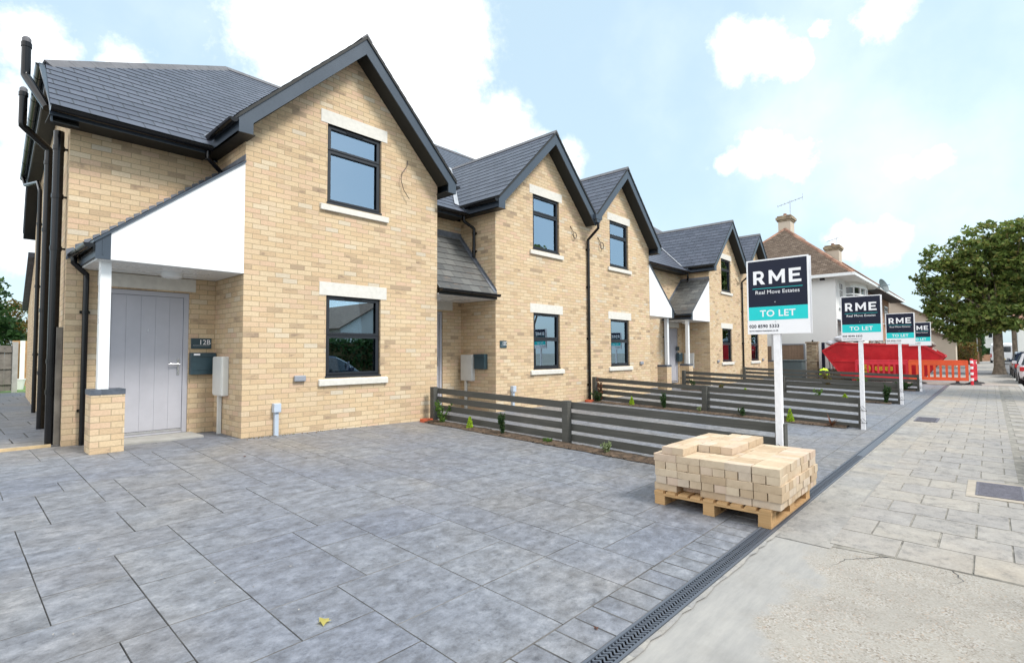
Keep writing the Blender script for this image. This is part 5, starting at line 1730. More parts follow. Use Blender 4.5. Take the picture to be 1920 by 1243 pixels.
SK = thing('skip', 'large red skip full of rubble on the forecourt behind the barriers', 'skip', (27.6, -3.9, SZ))
mb = MB()
prof = [(-1.60, 1.22), (-2.25, 1.60), (-5.62, 1.42), (-6.28, .96), (-5.45, -.10), (-2.42, -.10)]
xa, xb = 27.0, 28.75
def PQ(y, z, side, inset=0.0):
    tz = (1.6 - z) / 1.7 * .22
    return ((xa + tz + inset) if side == 0 else (xb - tz - inset), y, z)
for side in (0, 1):
    P = [PQ(y, z, side) for y, z in prof]
    mb.poly(P if side == 0 else P[::-1])
    P = [PQ(y, z, side, .03) for y, z in prof]
    mb.poly(P[::-1] if side == 0 else P)
for (i, j) in ((3, 4), (4, 5), (5, 0)):
    a, b = prof[i], prof[j]
    mb.poly([PQ(*a, 0), PQ(*b, 0), PQ(*b, 1), PQ(*a, 1)])
    mb.poly([PQ(a[0] * .998, a[1] + .03, 0, .03), PQ(a[0], a[1] + .03, 1, .03), PQ(b[0], b[1] + .03, 1, .03), PQ(b[0], b[1] + .03, 0, .03)])
mb.build('body', 'red', SK)
mb = MB()
for side, sx in ((0, -1), (1, 1)):
    ring = prof[:4]
    for a, b in zip(ring[:-1], ring[1:]):
        A, B_ = Vector(PQ(*a, side)), Vector(PQ(*b, side)); mb.beam(A + Vector((sx * .02, 0, 0)), B_ + Vector((sx * .02, 0, 0)), .07, .08)
    mb.beam(PQ(-1.60, 1.20, side), PQ(-2.42, -.08, side), .06, .08); mb.beam(PQ(-6.28, .94, side), PQ(-5.45, -.08, side), .06, .08)
    mb.beam(Vector(PQ(-1.95, .72, side)) + Vector((sx * .02, 0, 0)), Vector(PQ(-6.05, .62, side)) + Vector((sx * .02, 0, 0)), .05, .05)
    for y in (-3.2, -4.6): mb.beam(Vector(PQ(y, 1.5, side)) + Vector((sx * .015, 0, 0)), Vector(PQ(y, -.08, side)) + Vector((sx * .015, 0, 0)), .04, .05)
mb.beam(PQ(-1.60, 1.22, 0), PQ(-1.60, 1.22, 1), .08, .08); mb.beam(PQ(-6.28, .96, 0), PQ(-6.28, .96, 1), .08, .08)
mb.build('rim', 'red', SK)
for y in (-2.9, -4.9):
    mb = MB(); mb.box(xa + .25, xb - .25, y - .12, y + .12, SZ, -.08); mb.build('skid', 'red', SK)
# yellow marking on the flank: ring and two blocks of characters
t_ = MB()
Pn = [(PQ(-3.35 + .22 * math.cos(a), .38 + .22 * math.sin(a), 0), PQ(-3.35 + .13 * math.cos(a), .38 + .13 * math.sin(a), 0)) for a in [k * math.pi / 12 for k in range(25)]]
for (a, b), (c_, d) in zip(Pn[:-1], Pn[1:]): t_.poly([tuple(Vector(q) - Vector((.006, 0, 0))) for q in (a, b, d, c_)])
for k in range(3):
    a = math.pi / 2 + k * 2.094; c0 = Vector(PQ(-3.35 + .06 * math.cos(a), .38 + .06 * math.sin(a), 0)) - Vector((.006, 0, 0))
    t_.poly([c0 + Vector((0, -.045, -.045)), c0 + Vector((0, .045, -.045)), c0 + Vector((0, .045, .045)), c0 + Vector((0, -.045, .045))])
t_.build('emblem', 'yellow', SK)
for k, yy in enumerate((-3.88, -4.28)):
    text_part('marking', '88', .30, SK, (PQ(yy, .38, 0)[0] - 27.6 - .012, yy + 3.9, .28 - SZ), FACE_X, 'yellow', .012)
def heap(name, label, cx, cy, cz, rx, ry, rz_, m_, seed, n=46, sz=(.05, .2)):
    r_ = random.Random(seed); b = MB()
    for k in range(n):
        u, a = r_.random() ** .5, r_.random() * 6.283
        x, y = cx + rx * u * math.cos(a), cy + ry * u * math.sin(a); z = cz + rz_ * (1 - u * u) * r_.uniform(.6, 1)
        A = Vector((r_.uniform(-1, 1), r_.uniform(-1, 1), r_.uniform(-.5, .5))).normalized(); B_ = A.orthogonal().normalized()
        s_ = r_.uniform(*sz); b.obox((x, y, z), (A, B_, A.cross(B_)), (s_, s_ * r_.uniform(.3, .9), s_ * r_.uniform(.2, .6)))
    o = b.build(name, m_); tag(o, label, 'rubble' if m_ == 'rubble' else 'bag')
    o['kind'] = 'stuff'
    return o
heap('rubble', 'grey rubble heaped in the skip', 27.9, -3.9, 1.22, .7, 2.0, .34, 'rubble', 1, 240)
def sack(label, c_, r_, m_, seed, cat='sack'):
    rs = np.random.default_rng(seed); b = MB(); rows = []
    for i in range(9):
        ph = math.pi * i / 8; row = []
        for j in range(14):
            a = 2 * math.pi * j / 14; k = 1 + .16 * math.sin(3 * a + i) * math.sin(ph) + rs.normal() * .05
            row.append((c_[0] + r_[0] * k * math.sin(ph) * math.cos(a), c_[1] + r_[1] * k * math.sin(ph) * math.sin(a), c_[2] + r_[2] * math.cos(ph) * (1 + rs.normal() * .03)))
        rows.append(row)
    b.grid(rows, closed=True); o = b.build('rubble_sack', m_); smooth_angle(o, 70); tag(o, label, cat, 'sacks on the skip load')
sack('white rubble sack at the left end of the skip load', (27.25, -2.50, 1.80), (.3, .42, .17), 'bag', 1)
sack('second pale sack lying on the left end of the skip load', (27.4, -2.02, 1.60), (.3, .34, .15), 'bag', 2)
sack('dark sack beside the white one in the skip', (27.2, -3.05, 1.78), (.3, .36, .16), 'binbox', 3)
sack('bright blue plastic sheet bundle at the right end of the skip load', (27.6, -5.55, 1.72), (.3, .16, .13), 'blueplastic', 4)
sack('grey sack at the right end of the skip load under the blue bundle', (27.6, -5.6, 1.50), (.35, .4, .18), 'rubble', 5)
mb = MB()
mb.tube([(27.4, -1.72, 1.1), (27.2, -1.86, .5), (27.1, -1.9, .1), (27.1, -2.0, SZ + .02)], .018, 6); mb.tube([(27.45, -1.8, 1.1), (27.25, -1.98, .5), (27.1, -2.05, SZ + .02)], .018, 6)
tag(mb.build('hanging_straps', 'cable'), 'two dark straps hanging off the left end of the red skip', 'strap')

# ------------------------------------------------------------------ the older semi beyond
def window_simple(par, plane, a0, a1, z0, z1, cols=2, top=.3, m_='upvc', dep=.05, sign_=-1, name='window'):
    """white casement on a wall: plane ('x', x) or ('y', y); spans a0..a1"""
    ax, v = plane
    b = MB(); g = MB(); t = .055
    def bx(mbx, p0, p1, q0, q1, d0, d1):
        if ax == 'y': mbx.box(p0, p1, v + sign_ * d0, v + sign_ * d1, q0, q1)
        else: mbx.box(v + sign_ * d0, v + sign_ * d1, p0, p1, q0, q1)
    bx(b, a0, a1, z0, z0 + t, 0, dep); bx(b, a0, a1, z1 - t, z1, 0, dep)
    w_ = (a1 - a0) / cols
    for k in range(cols + 1):
        x = a0 + w_ * k; bx(b, max(a0, x - t / 2), min(a1, x + t / 2), z0 + t, z1 - t, 0, dep)
    if top:
        zt = z1 - (z1 - z0) * top
        for k in range(cols): bx(b, a0 + w_ * k + t / 2, a0 + w_ * (k + 1) - t / 2, zt - t / 2, zt + t / 2, 0, dep)
    fr = b.build(name, m_, par)
    bx(g, a0 + .01, a1 - .01, z0 + .01, z1 - .01, -.0, .012)
    g.build('pane', 'carglass', fr)
    s_ = MB(); bx(s_, a0 - .06, a1 + .06, z0 - .06, z0 - .002, 0, dep + .08); s_.build('sill', m_, fr)
    return fr
NB = thing('semi_detached_house', 'pale rendered older house with brown hipped roof and white bow window beyond the terrace', 'house', (31, 2, 0), group='older semi-detached pair')
XW, YF2, EV = 29.7, -1.74, 5.32
mb = MB()
mb.poly([(XW, 8, -.3), (XW, YF2, -.3), (XW, YF2, EV), (XW, 8, EV)])
mb.poly([(XW, YF2, -.3), (38.2, YF2, -.3), (38.2, YF2, EV), (XW, YF2, EV)])
mb.poly([(XW, 8, -.3), (XW, 8, EV), (38.2, 8, EV), (38.2, 8, -.3)])
mb.build('wall', 'render', NB)
# bow window projection
bw = []
BC, BH, BR_ = 34.6, 2.25, .62
arc = [(BC - BH * math.cos(math.pi * k / 12), YF2 - BR_ * math.sin(math.pi * k / 12) ** .8) for k in range(13)]
mb = MB()
mb.grid([[(x, y, z) for x, y in arc] for z in (-.25, 3.55)][::-1]); mb.grid([[(x, y, z) for x, y in arc] for z in (4.95, 5.4)][::-1])
bay = mb.build('bay', 'whiteren', NB)
mb = MB(); mb.grid([[(x, y + .03, z) for x, y in arc] for z in (3.55, 4.95)][::-1]); mb.build('bay_pane', 'carglass', bay)
mb = MB()
for k in range(13):
    x, y = arc[k]
    if k % 2 == 0: mb.box(x - .045, x + .045, y - .03, y + .05, 3.55, 4.95)
for z in (3.55, 4.45, 4.88):
    for (a, b_), (c_, d) in zip(arc[:-1], arc[1:]): mb.beam((a, b_, z + .035), (c_, d, z + .035), .08, .07)
mb.build('bay_frame', 'upvc', bay)
window_simple(NB, ('y', YF2), 30.45, 31.3, 3.62, 5.0, 2, .3)
window_simple(NB, ('y', YF2), 30.45, 31.3, .9, 2.3, 2, .3)
mb = MB(); mb.box(XW - .012, XW, -1.25, -1.0, 5.08, 5.2); mb.build('air_vent', 'black', NB)
XE, YE = 29.25, -2.66
pk = Vector((33.4, 1.65, 9.05))
ea = EV + .02
mb = MB()
fl = Vector((XE, YE, ea)); bl = Vector((XE, 2 * 1.65 - YE, ea)); PK2 = Vector((46.5, 1.65, 9.05))
# side slope, front slope, back slope
Vs = Vector((pk.x - XE, 0, pk.z - ea)); ls = Vs.length
courses(mb, (XE, YE, ea), (0, 1, 0), Vs, [(0, 0), (2 * (1.65 - YE), 0), (1.65 - YE, ls)], c=.12, lift=.015, flip=True)
Vf = Vector((0, 1.65 - YE, pk.z - ea)); lf_ = Vf.length
courses(mb, (XE, YE, ea), (1, 0, 0), Vf, [(0, 0), (38.0 - XE, 0), (38.0 - XE, lf_), (pk.x - XE, lf_)], c=.12, lift=.015)
mb.poly([bl, pk, (38.0, 1.65, 9.05), (38.0, bl.y, ea)])
mb.build('roof', 'tile', NB)
mb = MB()
def hipline(mb, a, b, w_=.13, st=.36):
    a, b = Vector(a), Vector(b); L_ = (b - a).length; n = max(1, int(L_ / st)); d = (b - a) / n
    s_ = d.cross(Vector((0, 0, 1))).normalized(); u = s_.cross(d.normalized())
    for k in range(n):
        p = a + d * k
        mb.prism([p - s_ * w_ - u * .06, p - s_ * w_ * .5 + u * .03, p + s_ * w_ * .5 + u * .03, p + s_ * w_ - u * .06], d * .96)
hipline(mb, fl, pk); mb.build('hip_tiles', 'ridge_red', NB)
mb = MB(); hipline(mb, bl, pk); hipline(mb, pk, (38.0, 1.65, 9.05)); mb.build('back_hip_tiles', 'ridge_red', NB)
mb = MB()
mb.box(XE - .06, XE, YE - .02, bl.y, ea - .16, ea - .0); mb.box(XE, 38.0, YE - .06, YE, ea - .16, ea)
mb.build('fascia', 'upvc', NB)
mb = MB(); mb.box(XE, 38.0, YE, YF2 + .05, ea - .14, ea - .10); mb.box(XE, XW, YF2 + .05, bl.y, ea - .14, ea - .10); mb.build('soffit', 'whiteren', NB)
mb = MB()
mb.prism([(29.9, -2.6, 2.35), (29.9, -2.6, 2.42), (31.9, -2.6, 2.42), (31.9, -2.6, 2.35)], (0, .9, .55)); mb.build('porch_canopy', 'slate', NB)
mb = MB(); halfround(mb, (29.95, -2.68, 2.38), (31.9, -2.68, 2.38), .05); mb.build('canopy_gutter', 'meterw', NB)
def chimney(par_label, x, y, z0_, z1_, w_, d_, aer=True, grp='rendered chimney stacks'):
    t = thing('chimney', par_label, 'chimney', (x, y, z0_), group=grp)
    b = MB(); b.box(x - w_, x + w_, y - d_, y + d_, z0_, z1_ - .42); b.build('stack', 'cream', t)
    b = MB(); b.box(x - w_ - .06, x + w_ + .06, y - d_ - .06, y + d_ + .06, z1_ - .42, z1_ - .32); b.box(x - w_ - .12, x + w_ + .12, y - d_ - .12, y + d_ + .12, z1_ - .32, z1_ - .16)
    b.box(x - w_ - .05, x + w_ + .05, y - d_ - .05, y + d_ + .05, z1_ - .16, z1_ - .06); b.build('cap', 'oldbrick', t)
    for dx in (-w_ * .5, w_ * .4):
        b = MB(); b.tube([(x + dx, y, z1_ - .07), (x + dx, y, z1_ + .10)], [.11, .095], 10); b.build('pot', 'ridge_red', t)
    return t
chimney('brick capped rendered chimney on the peak of the nearest brown hipped roof', 34.0, 1.72, 7.6, 9.98, .46, .36)
chimney('second chimney further along behind the brown roof hip', 40.6, .35, 6.8, 8.85, .5, .42)
def aerial(label, x, y, z, h, d, n, L_):
    t = MB(); t.tube([(x, y, z), (x, y, z + h)], .022, 6)
    d = Vector(d).normalized(); s_ = d.cross(Vector((0, 0, 1))).normalized()
    c_ = Vector((x, y, z + h * .93)); t.tube([c_ - d * L_ * .5, c_ + d * L_ * .5], .018, 5)
    for k in range(n):
        p = c_ + d * L_ * (-.5 + k / (n - 1)); q = .32 * (1 - .4 * k / n)
        t.tube([p - s_ * q, p + s_ * q], .010, 4)
    t.tube([c_ + d * L_ * .5 + Vector((0, 0, .25)), c_ + d * L_ * .5, c_ + d * L_ * .5 - Vector((0, 0, .2))], .015, 4)
    tag(t.build('tv_aerial', 'alloy'), label, 'aerial', 'rooftop aerials')
aerial('tall television aerial on the nearest chimney of the brown roof', 34.35, 1.55, 9.5, 1.55, (.2, -1, .28), 8, 1.5)
aerial('thin aerial beside the second chimney', 41.0, .2, 8.0, 1.5, (.5, -1, .35), 7, 1.3)
mb = MB(); cs_ = Vector((37.3, -2.85, 5.28)); ax_ = Vector((-.3, -.9, .35)).normalized(); u_ = ax_.orthogonal().normalized(); v_ = ax_.cross(u_)
rows = []
for r_, d_ in ((.0, 0), (.18, .02), (.34, .07), (.46, .14), (.46, .155), (.3, .08), (.0, .03)):
    rows.append([cs_ + u_ * r_ * math.cos(2 * math.pi * k / 18) + v_ * r_ * math.sin(2 * math.pi * k / 18) + ax_ * d_ for k in range(18)])
mb.grid(rows, closed=True); mb.tube([cs_, cs_ + ax_ * .5 - Vector((0, 0, .1))], .015, 5); mb.tube([cs_ - ax_ * .02, (37.3, -2.45, 5.1), (37.3, -1.75, 5.0)], .025, 6)
tag(smooth_angle(mb.build('satellite_dish', 'binbox')), 'dark round satellite dish under the eaves between the two older houses', 'dish')
# attached half: brown brick with hung tiles
NC = thing('semi_detached_house', 'attached brown brick house with the red patched roof edge right of the pale one', 'house', (42, 2, 0), group='older semi-detached pair')
mb = MB(); mb.box(38.25, 49.6, YF2 - .02, 8, -.3, EV - .1); mb.build('wall', 'redbrick', NC)
mb = MB(); courses(mb, (38.02, YE, ea), (1, 0, 0), Vf, [(0, 0), (13.0, 0), (8.6, lf_), (0, lf_)], c=.12, lift=.015)
mb.poly([(38.02, bl.y, ea), (38.02, 1.65, 9.05), (46.6, 1.65, 9.05), (51, bl.y, ea)])
mb.poly([(51.02, YE, ea), (51, bl.y, ea), (46.6, 1.65, 9.05)])
mb.build('roof', 'tile', NC)
mb = MB(); mb.box(38.05, 51.0, YE - .06, YE, ea - .16, ea); mb.build('fascia', 'upvc', NC)
mb = MB(); mb.box(38.05, 51.0, YE, YF2 + .02, ea - .14, ea - .10); mb.build('soffit', 'blackmat', NC)
mb = MB(); hipline(mb, (50.9, YE, ea + .02), (46.6, 1.65, 9.07)); mb.build('hip_tiles', 'ridge_red', NC)
mb = MB(); mb.prism([(46, YE - .02, ea + .03), (50.9, YE - .02, ea + .03), (50.4, YE + .5, ea + .5), (46, YE + .5, ea + .5)][::-1], (0, -.02, .04)); mb.build('patched_tiles', 'ridge_red', NC)
for a0, a1 in ((40.3, 42.3), (43.4, 45.6), (46.8, 48.6)):
    window_simple(NC, ('y', YF2 - .02), a0, a1, 3.3, 4.7, 3, .3)
    window_simple(NC, ('y', YF2 - .02), a0, a1, .8, 2.2, 3, .3)
# boundary bits in front of the pale house
t = thing('panel_fence', 'brown vertical board fence panel in a grey frame against the pale house wall', 'fence', (28.9, .4, SZ))
for k in range(9):
    b = MB(); b.box(28.92, 28.945, -.30 + k * .155, -.305 + (k + 1) * .155, .1, 1.56); b.build('board', 'slats', t)
b = MB(); b.box(28.89, 28.93, -.36, 1.16, 1.56, 1.63); b.box(28.89, 28.93, -.38, -.30, SZ, 1.56); b.box(28.89, 28.93, 1.1, 1.16, SZ, 1.56); b.build('frame', 'ventg', t)
mb = MB(); mb.box(28.0, 28.45, -1.12, -.64, SZ, 1.62); mb.box(27.96, 28.49, -1.16, -.60, 1.62, 1.70)
t = thing('brick_gate_pier', 'weathered stock brick gate pier left of the red skip', 'pier', (28.2, -.9, SZ))
mb.build('pier', 'oldbrick', t); mb = MB(); mb.tube([(28.2, -.9, 1.7), (28.2, -.9, 1.80)], [.05, .03], 8); mb.build('finial', 'black', t)
mb = MB(); mb.box(28.3, 28.42, -1.42, -1.28, .3, 1.66); tag(mb.build('gate_post', 'navy'), 'dark blue metal gate post right of the weathered brick pier', 'post')
mb = MB(); mb.box(28.2, 28.45, -2.9, -1.16, SZ, .30); tag(mb.build('garden_wall', 'oldbrick'), 'low weathered brick garden wall behind the left end of the skip', 'wall')
t = thing('garden_storage_box', 'slate grey garden storage box in front of the board fence panel', 'storage box', (27.5, 0, SZ))
mb = MB(); mb.box(27.1, 27.9, -.62, .58, SZ, .68); mb.build('box', 'binbox', t, bevel=.02)
mb = MB(); mb.box(27.05, 27.95, -.66, .62, .69, .76); mb.build('lid', 'binbox', t, bevel=.015)
mb = MB()
# brown boards seen through the gap
mb.box(28.9, 28.95, 1.2, 5.5, SZ, 1.5); tag(mb.build('closeboard_fence', 'slats'), 'brown close boarded fence beside the pale house, left of the framed panel', 'fence')

# ------------------------------------------------------------------ trees
def tree(name, label, base, trunk_r, fork_z, blobs, leafsize, clumps, per, seed, m_='leaf', flat=.5, grp=None, clump_r=.42):
    rs = np.random.default_rng(seed); r_ = random.Random(seed)
    t = thing(name, label, 'tree', base, group=grp)
    b = MB(); bx, by, bz = base
    fork = Vector((bx + r_.uniform(-.1, .1), by + r_.uniform(-.05, .05), fork_z))
    b.tube([(bx, by, bz - .1), (bx, by, bz + .12), (bx, by, bz + .45), tuple((Vector((bx, by, bz)) + fork) / 2), tuple(fork)], [trunk_r * 1.75, trunk_r * 1.3, trunk_r * 1.03, trunk_r * .92, trunk_r * .85], 14)
    tips = []
    for (c_, r0) in blobs:
        c_ = Vector(c_); mid = fork.lerp(c_, .5) + Vector((r_.uniform(-.3, .3), r_.uniform(-.3, .3), -.15 * (c_ - fork).length * .5))
        st = Vector((fork.x, fork.y, fork.z - r_.uniform(0, .6)))
        b.tube([st, mid, c_], [trunk_r * .36, trunk_r * .2, trunk_r * .06], 7)
        for k in range(5):
            d = Vector((r_.uniform(-1, 1), r_.uniform(-1, 1), r_.uniform(-.5, 1))).normalized()
            p = mid.lerp(c_, r_.uniform(.2, 1)); q = c_ + d * r0 * .85
            b.tube([p, p.lerp(q, .5) + Vector((0, 0, .12)), q], [trunk_r * .11, trunk_r * .06, trunk_r * .02], 5)
    tr = b.build('trunk', 'bark', t); smooth_angle(tr, 60)
    vs_ = []
    for (c_, r0) in blobs:
        n = int(clumps * (r0 / 1.5) ** 2)
        d = rs.normal(size=(n, 3)); d /= np.linalg.norm(d, axis=1)[:, None]
        rad = r0 * (.45 + .6 * rs.random((n, 1)) ** .6)
        cs = np.array(c_) + d * rad * np.array([1, 1, .82])
        cs = cs[cs[:, 2] > bz + 1.6]
        vs_.append(leafquads(rs, cs, leafsize, per, clump_r, flat, (1, 1, .55)))
    leafobj('crown', np.concatenate(vs_), m_, t)
    return t
BT = [((40.2, -6.1, 7.3), 1.35), ((40.0, -5.5, 5.9), 1.15), ((40.6, -6.2, 4.6), 1.55), ((40.0, -5.9, 3.1), 1.15), ((40.2, -7.2, 2.75), 1.0), ((40.6, -7.7, 8.0), 1.35), ((41.0, -7.4, 6.2), 1.7), ((40.6, -7.9, 4.2), 1.6),
      ((41.2, -9.3, 7.9), 1.7), ((41.0, -9.6, 6.0), 1.8), ((40.8, -9.9, 4.1), 1.6), ((41.5, -11.2, 7.4), 1.8), ((41.5, -11.4, 5.0), 1.9), ((42.8, -8.6, 5.4), 1.9), ((42.6, -9.6, 8.2), 1.5), ((40.4, -5.3, 4.2), .9), ((40.6, -6.9, 6.4), 1.2), ((40.0, -4.95, 5.2), .75), ((39.6, -8.9, 3.0), 1.0), ((39.5, -8.1, 3.3), 1.15), ((39.4, -7.3, 3.3), 1.0), ((40.0, -6.3, 2.4), .95)]
tree('street_tree', 'big dense green street tree with a stout grey trunk at the right edge', (40.0, -8.18, SZ), .25, 2.9, BT, .13, 58, 26, 5)
tree('street_tree', 'green street tree across the kerb, its shade falling on the pavement', (21.5, -12.6, -.3), .2, 3.0, [((21.5, -12.6, 6.3), 1.9), ((20.3, -12.8, 5.2), 1.4), ((22.8, -12.4, 5.2), 1.5), ((21.4, -13.9, 5.4), 1.4)], .16, 50, 20, 8)
tree('street_tree', 'smaller street tree behind the big one at the far right', (56, -9.3, -.3), .18, 3.0, [((56, -9.3, 6.0), 1.9), ((56.5, -10.8, 5.2), 1.7), ((56, -8.2, 5.0), 1.3), ((56, -9.8, 7.5), 1.5)], .16, 55, 20, 6)
tree('garden_tree', 'dark green tree behind the rear garden fence at the far left', (-2.6, 23, 0), .22, 1.8, [((-2.6, 22.6, 3.4), 1.7), ((-2.0, 22.2, 2.2), 1.2), ((-3.6, 22.4, 5.0), 1.4), ((-1.55, 22.6, 1.8), 1.0), ((-2.6, 22.0, 1.6), 1.3)], .11, 120, 26, 7, 'leafdark')
tree('garden_tree', 'yellowish shrub tree beside the dark one at the far left', (-.6, 24, 0), .1, 1.2, [((-.55, 24, 2.9), .75), ((-.5, 24.2, 1.9), .85)], .08, 150, 24, 9, 'leafautumn')

# left background: rear fence, gate gap, lawn
t = thing('rear_fence', 'weathered grey board fence panel with concrete post closing the rear of the passage', 'fence', (-2.5, 15.5, 0))
for k in range(16):
    x = -4.14 + k * .18; b = MB(); b.box(x, x + .176, 15.5, 15.52, .05, 1.5); b.build('board', 'fencegrey', t)
b = MB()
for z in (.25, .75, 1.28): b.box(-4.1, -1.27, 15.455, 15.497, z, z + .07)
b.build('rail', 'fencegrey', t)
b = MB(); b.box(-1.26, -1.13, 15.42, 15.56, -.05, 1.62); b.build('concrete_post', 'concrete', t)
mb = MB(); mb.box(-6, 8, 14.6, 30, -.06, .0); struct(mb, 'lawn', 'grass')
mb = MB(); mb.box(-.95, .8, 20, 20.05, 0, 1.75); tag(mb.build('orange_fence_panel', 'orangewood'), 'new orange timber fence panel seen through the rear gap', 'fence')
mb = MB(); mb.box(-.74, -.60, 19.8, 19.9, 0, 1.75); tag(mb.build('white_post', 'upvc'), 'white post behind the rear gap at the far left', 'post')
mb = MB(); mb.tube([(-.97, 17.2, 0), (-.97, 17.2, .34)], [.14, .19], 14); mb.tube([(-.97, 17.2, .33), (-.97, 17.2, .37)], [.20, .20], 14)
tag(smooth_angle(mb.build('plant_pot', 'upvc')), 'small white plant pot on the lawn beyond the passage', 'pot')

# ------------------------------------------------------------------ vehicles
def car(label, loc, rz, paint, cat='car', van=False, grp='cars parked along the kerb'):
    t = thing('parked_van' if van else 'parked_car', label, cat, loc, rz, grp, local=True)
    # stations along x (rear 0 -> front L): x, half width, bottom, belt, bonnet/roof z
    L_ = 4.2 if not van else 5.2
    W = .87 if not van else .98
    if not van:
        st = [(0.0, .74, .42, .88), (.06, .80, .30, .92), (.35, .86, .24, .95), (1.2, .87, .22, .94), (2.2, .87, .22, .93), (3.1, .865, .22, .90), (3.75, .82, .25, .78), (4.1, .74, .30, .66), (4.2, .64, .38, .58)]
        gh = [(.10, .62, .93, .94), (.38, .66, .94, 1.34), (.75, .66, .94, 1.45), (1.5, .67, .94, 1.48), (2.2, .66, .93, 1.44), (2.65, .64, .92, 1.24), (3.15, .66, .895, .90)]
    else:
        st = [(0.0, .92, .42, 1.2), (.05, .97, .34, 1.25), (1.5, .98, .30, 1.25), (3.6, .98, .30, 1.22), (4.6, .96, .30, 1.10), (5.05, .88, .34, .90), (5.2, .78, .42, .7)]
        gh = [(.02, .86, 1.2, 2.15), (.3, .88, 1.25, 2.35), (2.2, .88, 1.25, 2.38), (3.4, .86, 1.22, 2.30), (3.9, .82, 1.2, 1.95), (4.7, .84, 1.06, 1.08)]
    rows = []
    for x, w_, z0_, z1_ in st:
        m_ = (z0_ + z1_) / 2
        rows.append([(x, -w_ * .80, z0_), (x, -w_ * .97, z0_ + .10), (x, -w_, m_), (x, -w_ * .97, z1_ - .07), (x, -w_ * .86, z1_), (x, 0, z1_ + .02), (x, w_ * .86, z1_), (x, w_ * .97, z1_ - .07), (x, w_, m_), (x, w_ * .97, z0_ + .10), (x, w_ * .80, z0_), (x, 0, z0_)])
    b = MB(); b.grid(rows[::-1], closed=True); b.poly(rows[0]); b.poly(rows[-1][::-1])
    smooth_angle(b.build('body', paint, t), 35)
    rows = []
    for x, w_, z0_, z1_ in gh: rows.append([(x, -w_ - .12, z0_), (x, -w_, z1_ - .05), (x, -w_ + .09, z1_), (x, 0, z1_ + .02), (x, w_ - .09, z1_), (x, w_, z1_ - .05), (x, w_ + .12, z0_)])
    b = MB(); b.grid(rows[::-1]); b.poly(rows[0]); b.poly(rows[-1][::-1])
    gl = b.build('windows', 'carglass' if not van else paint, t); smooth_angle(gl, 30)
    rt_ = []
    for x, w_, z0_, z1_ in gh[1:-2]: rt_.append([(x, -w_ - .004, z1_ - .055), (x, -w_ + .085, z1_ + .008), (x, 0, z1_ + .03), (x, w_ - .085, z1_ + .008), (x, w_ + .004, z1_ - .055)])
    b = MB(); b.grid(rt_[::-1])
    for x0_ in ((.42, .55), (1.42, 1.55), (2.55, 2.68)) if not van else ():
        for s_ in (-1, 1):
            b.beam((x0_[0], s_ * .785, .93), (x0_[1], s_ * .665, 1.40 if x0_[0] < 2.5 else 1.26), .07, .03)
    b.build('roof', paint, t)
    for x in (.78, L_ - .85):
        for s_ in (-1, 1):
            b = MB(); b.tube([(x, s_ * (W - .20), .31), (x, s_ * (W - .19), .31), (x, s_ * (W + .0), .31), (x, s_ * (W + .015), .31)], [.27, .31, .31, .27], 22)
            wh = b.build('wheel', 'tyre', t); smooth_angle(wh)
            b = MB(); b.tube([(x, s_ * (W + .010), .31), (x, s_ * (W + .022), .31)], [.20, .17], 16); b.build('rim', 'alloy', wh)
    for s_ in (-1, 1):
        b = MB(); b.box(-.02, .22, s_ * .60, s_ * .845, .66, .84) if not van else b.box(-.02, .06, s_ * .86, s_ * .97, .75, 1.15); b.build('tail_light', 'lightred', t, bevel=.02)
        b = MB(); b.box(L_ - .32, L_ - .05, s_ * .52, s_ * .76, .58, .72) if not van else b.box(L_ - .3, L_ - .04, s_ * .6, s_ * .86, .72, .92); b.build('headlight', 'lightclear', t, bevel=.02)
        b = MB(); b.box(2.55, 2.70, s_ * .86, s_ * 1.02, .93, 1.06); b.build('mirror', paint, t, bevel=.02)
    b = MB(); b.box(-.035, -.02, -.26, .26, .50, .61); b.build('number_plate', 'yellow', t)
    b = MB(); b.box(-.03, .1, -.75, .75, .30, .44); b.build('bumper', 'rubber', t, bevel=.02)
    if van:
        b = MB(); b.box(-.012, .012, -.74, .74, 1.35, 1.95); b.build('rear_window', 'carglass', t)
    return t
KZ = -.35
car('white parked car at the right edge, rear towards the camera', (28.3, -9.56, KZ), 0, 'carwhite')
car('dark blue parked car with red tail lights behind the white one', (34.6, -9.56, KZ), 0, 'cardark')
car('silver car further along behind the dark blue one', (41.6, -9.6, KZ), 0, 'silver')
car('white panel van parked far down the street, left of the big trunk', (78, -8.75, -.3), 0, 'carwhite', 'van', True)
car('silver car parked at the kerb opposite the nearest front door', (-1.2, -9.75, KZ), 0, 'silver')
car('dark car parked at the kerb opposite the pallet of bricks', (4.4, -9.75, KZ), 0, 'cardark')

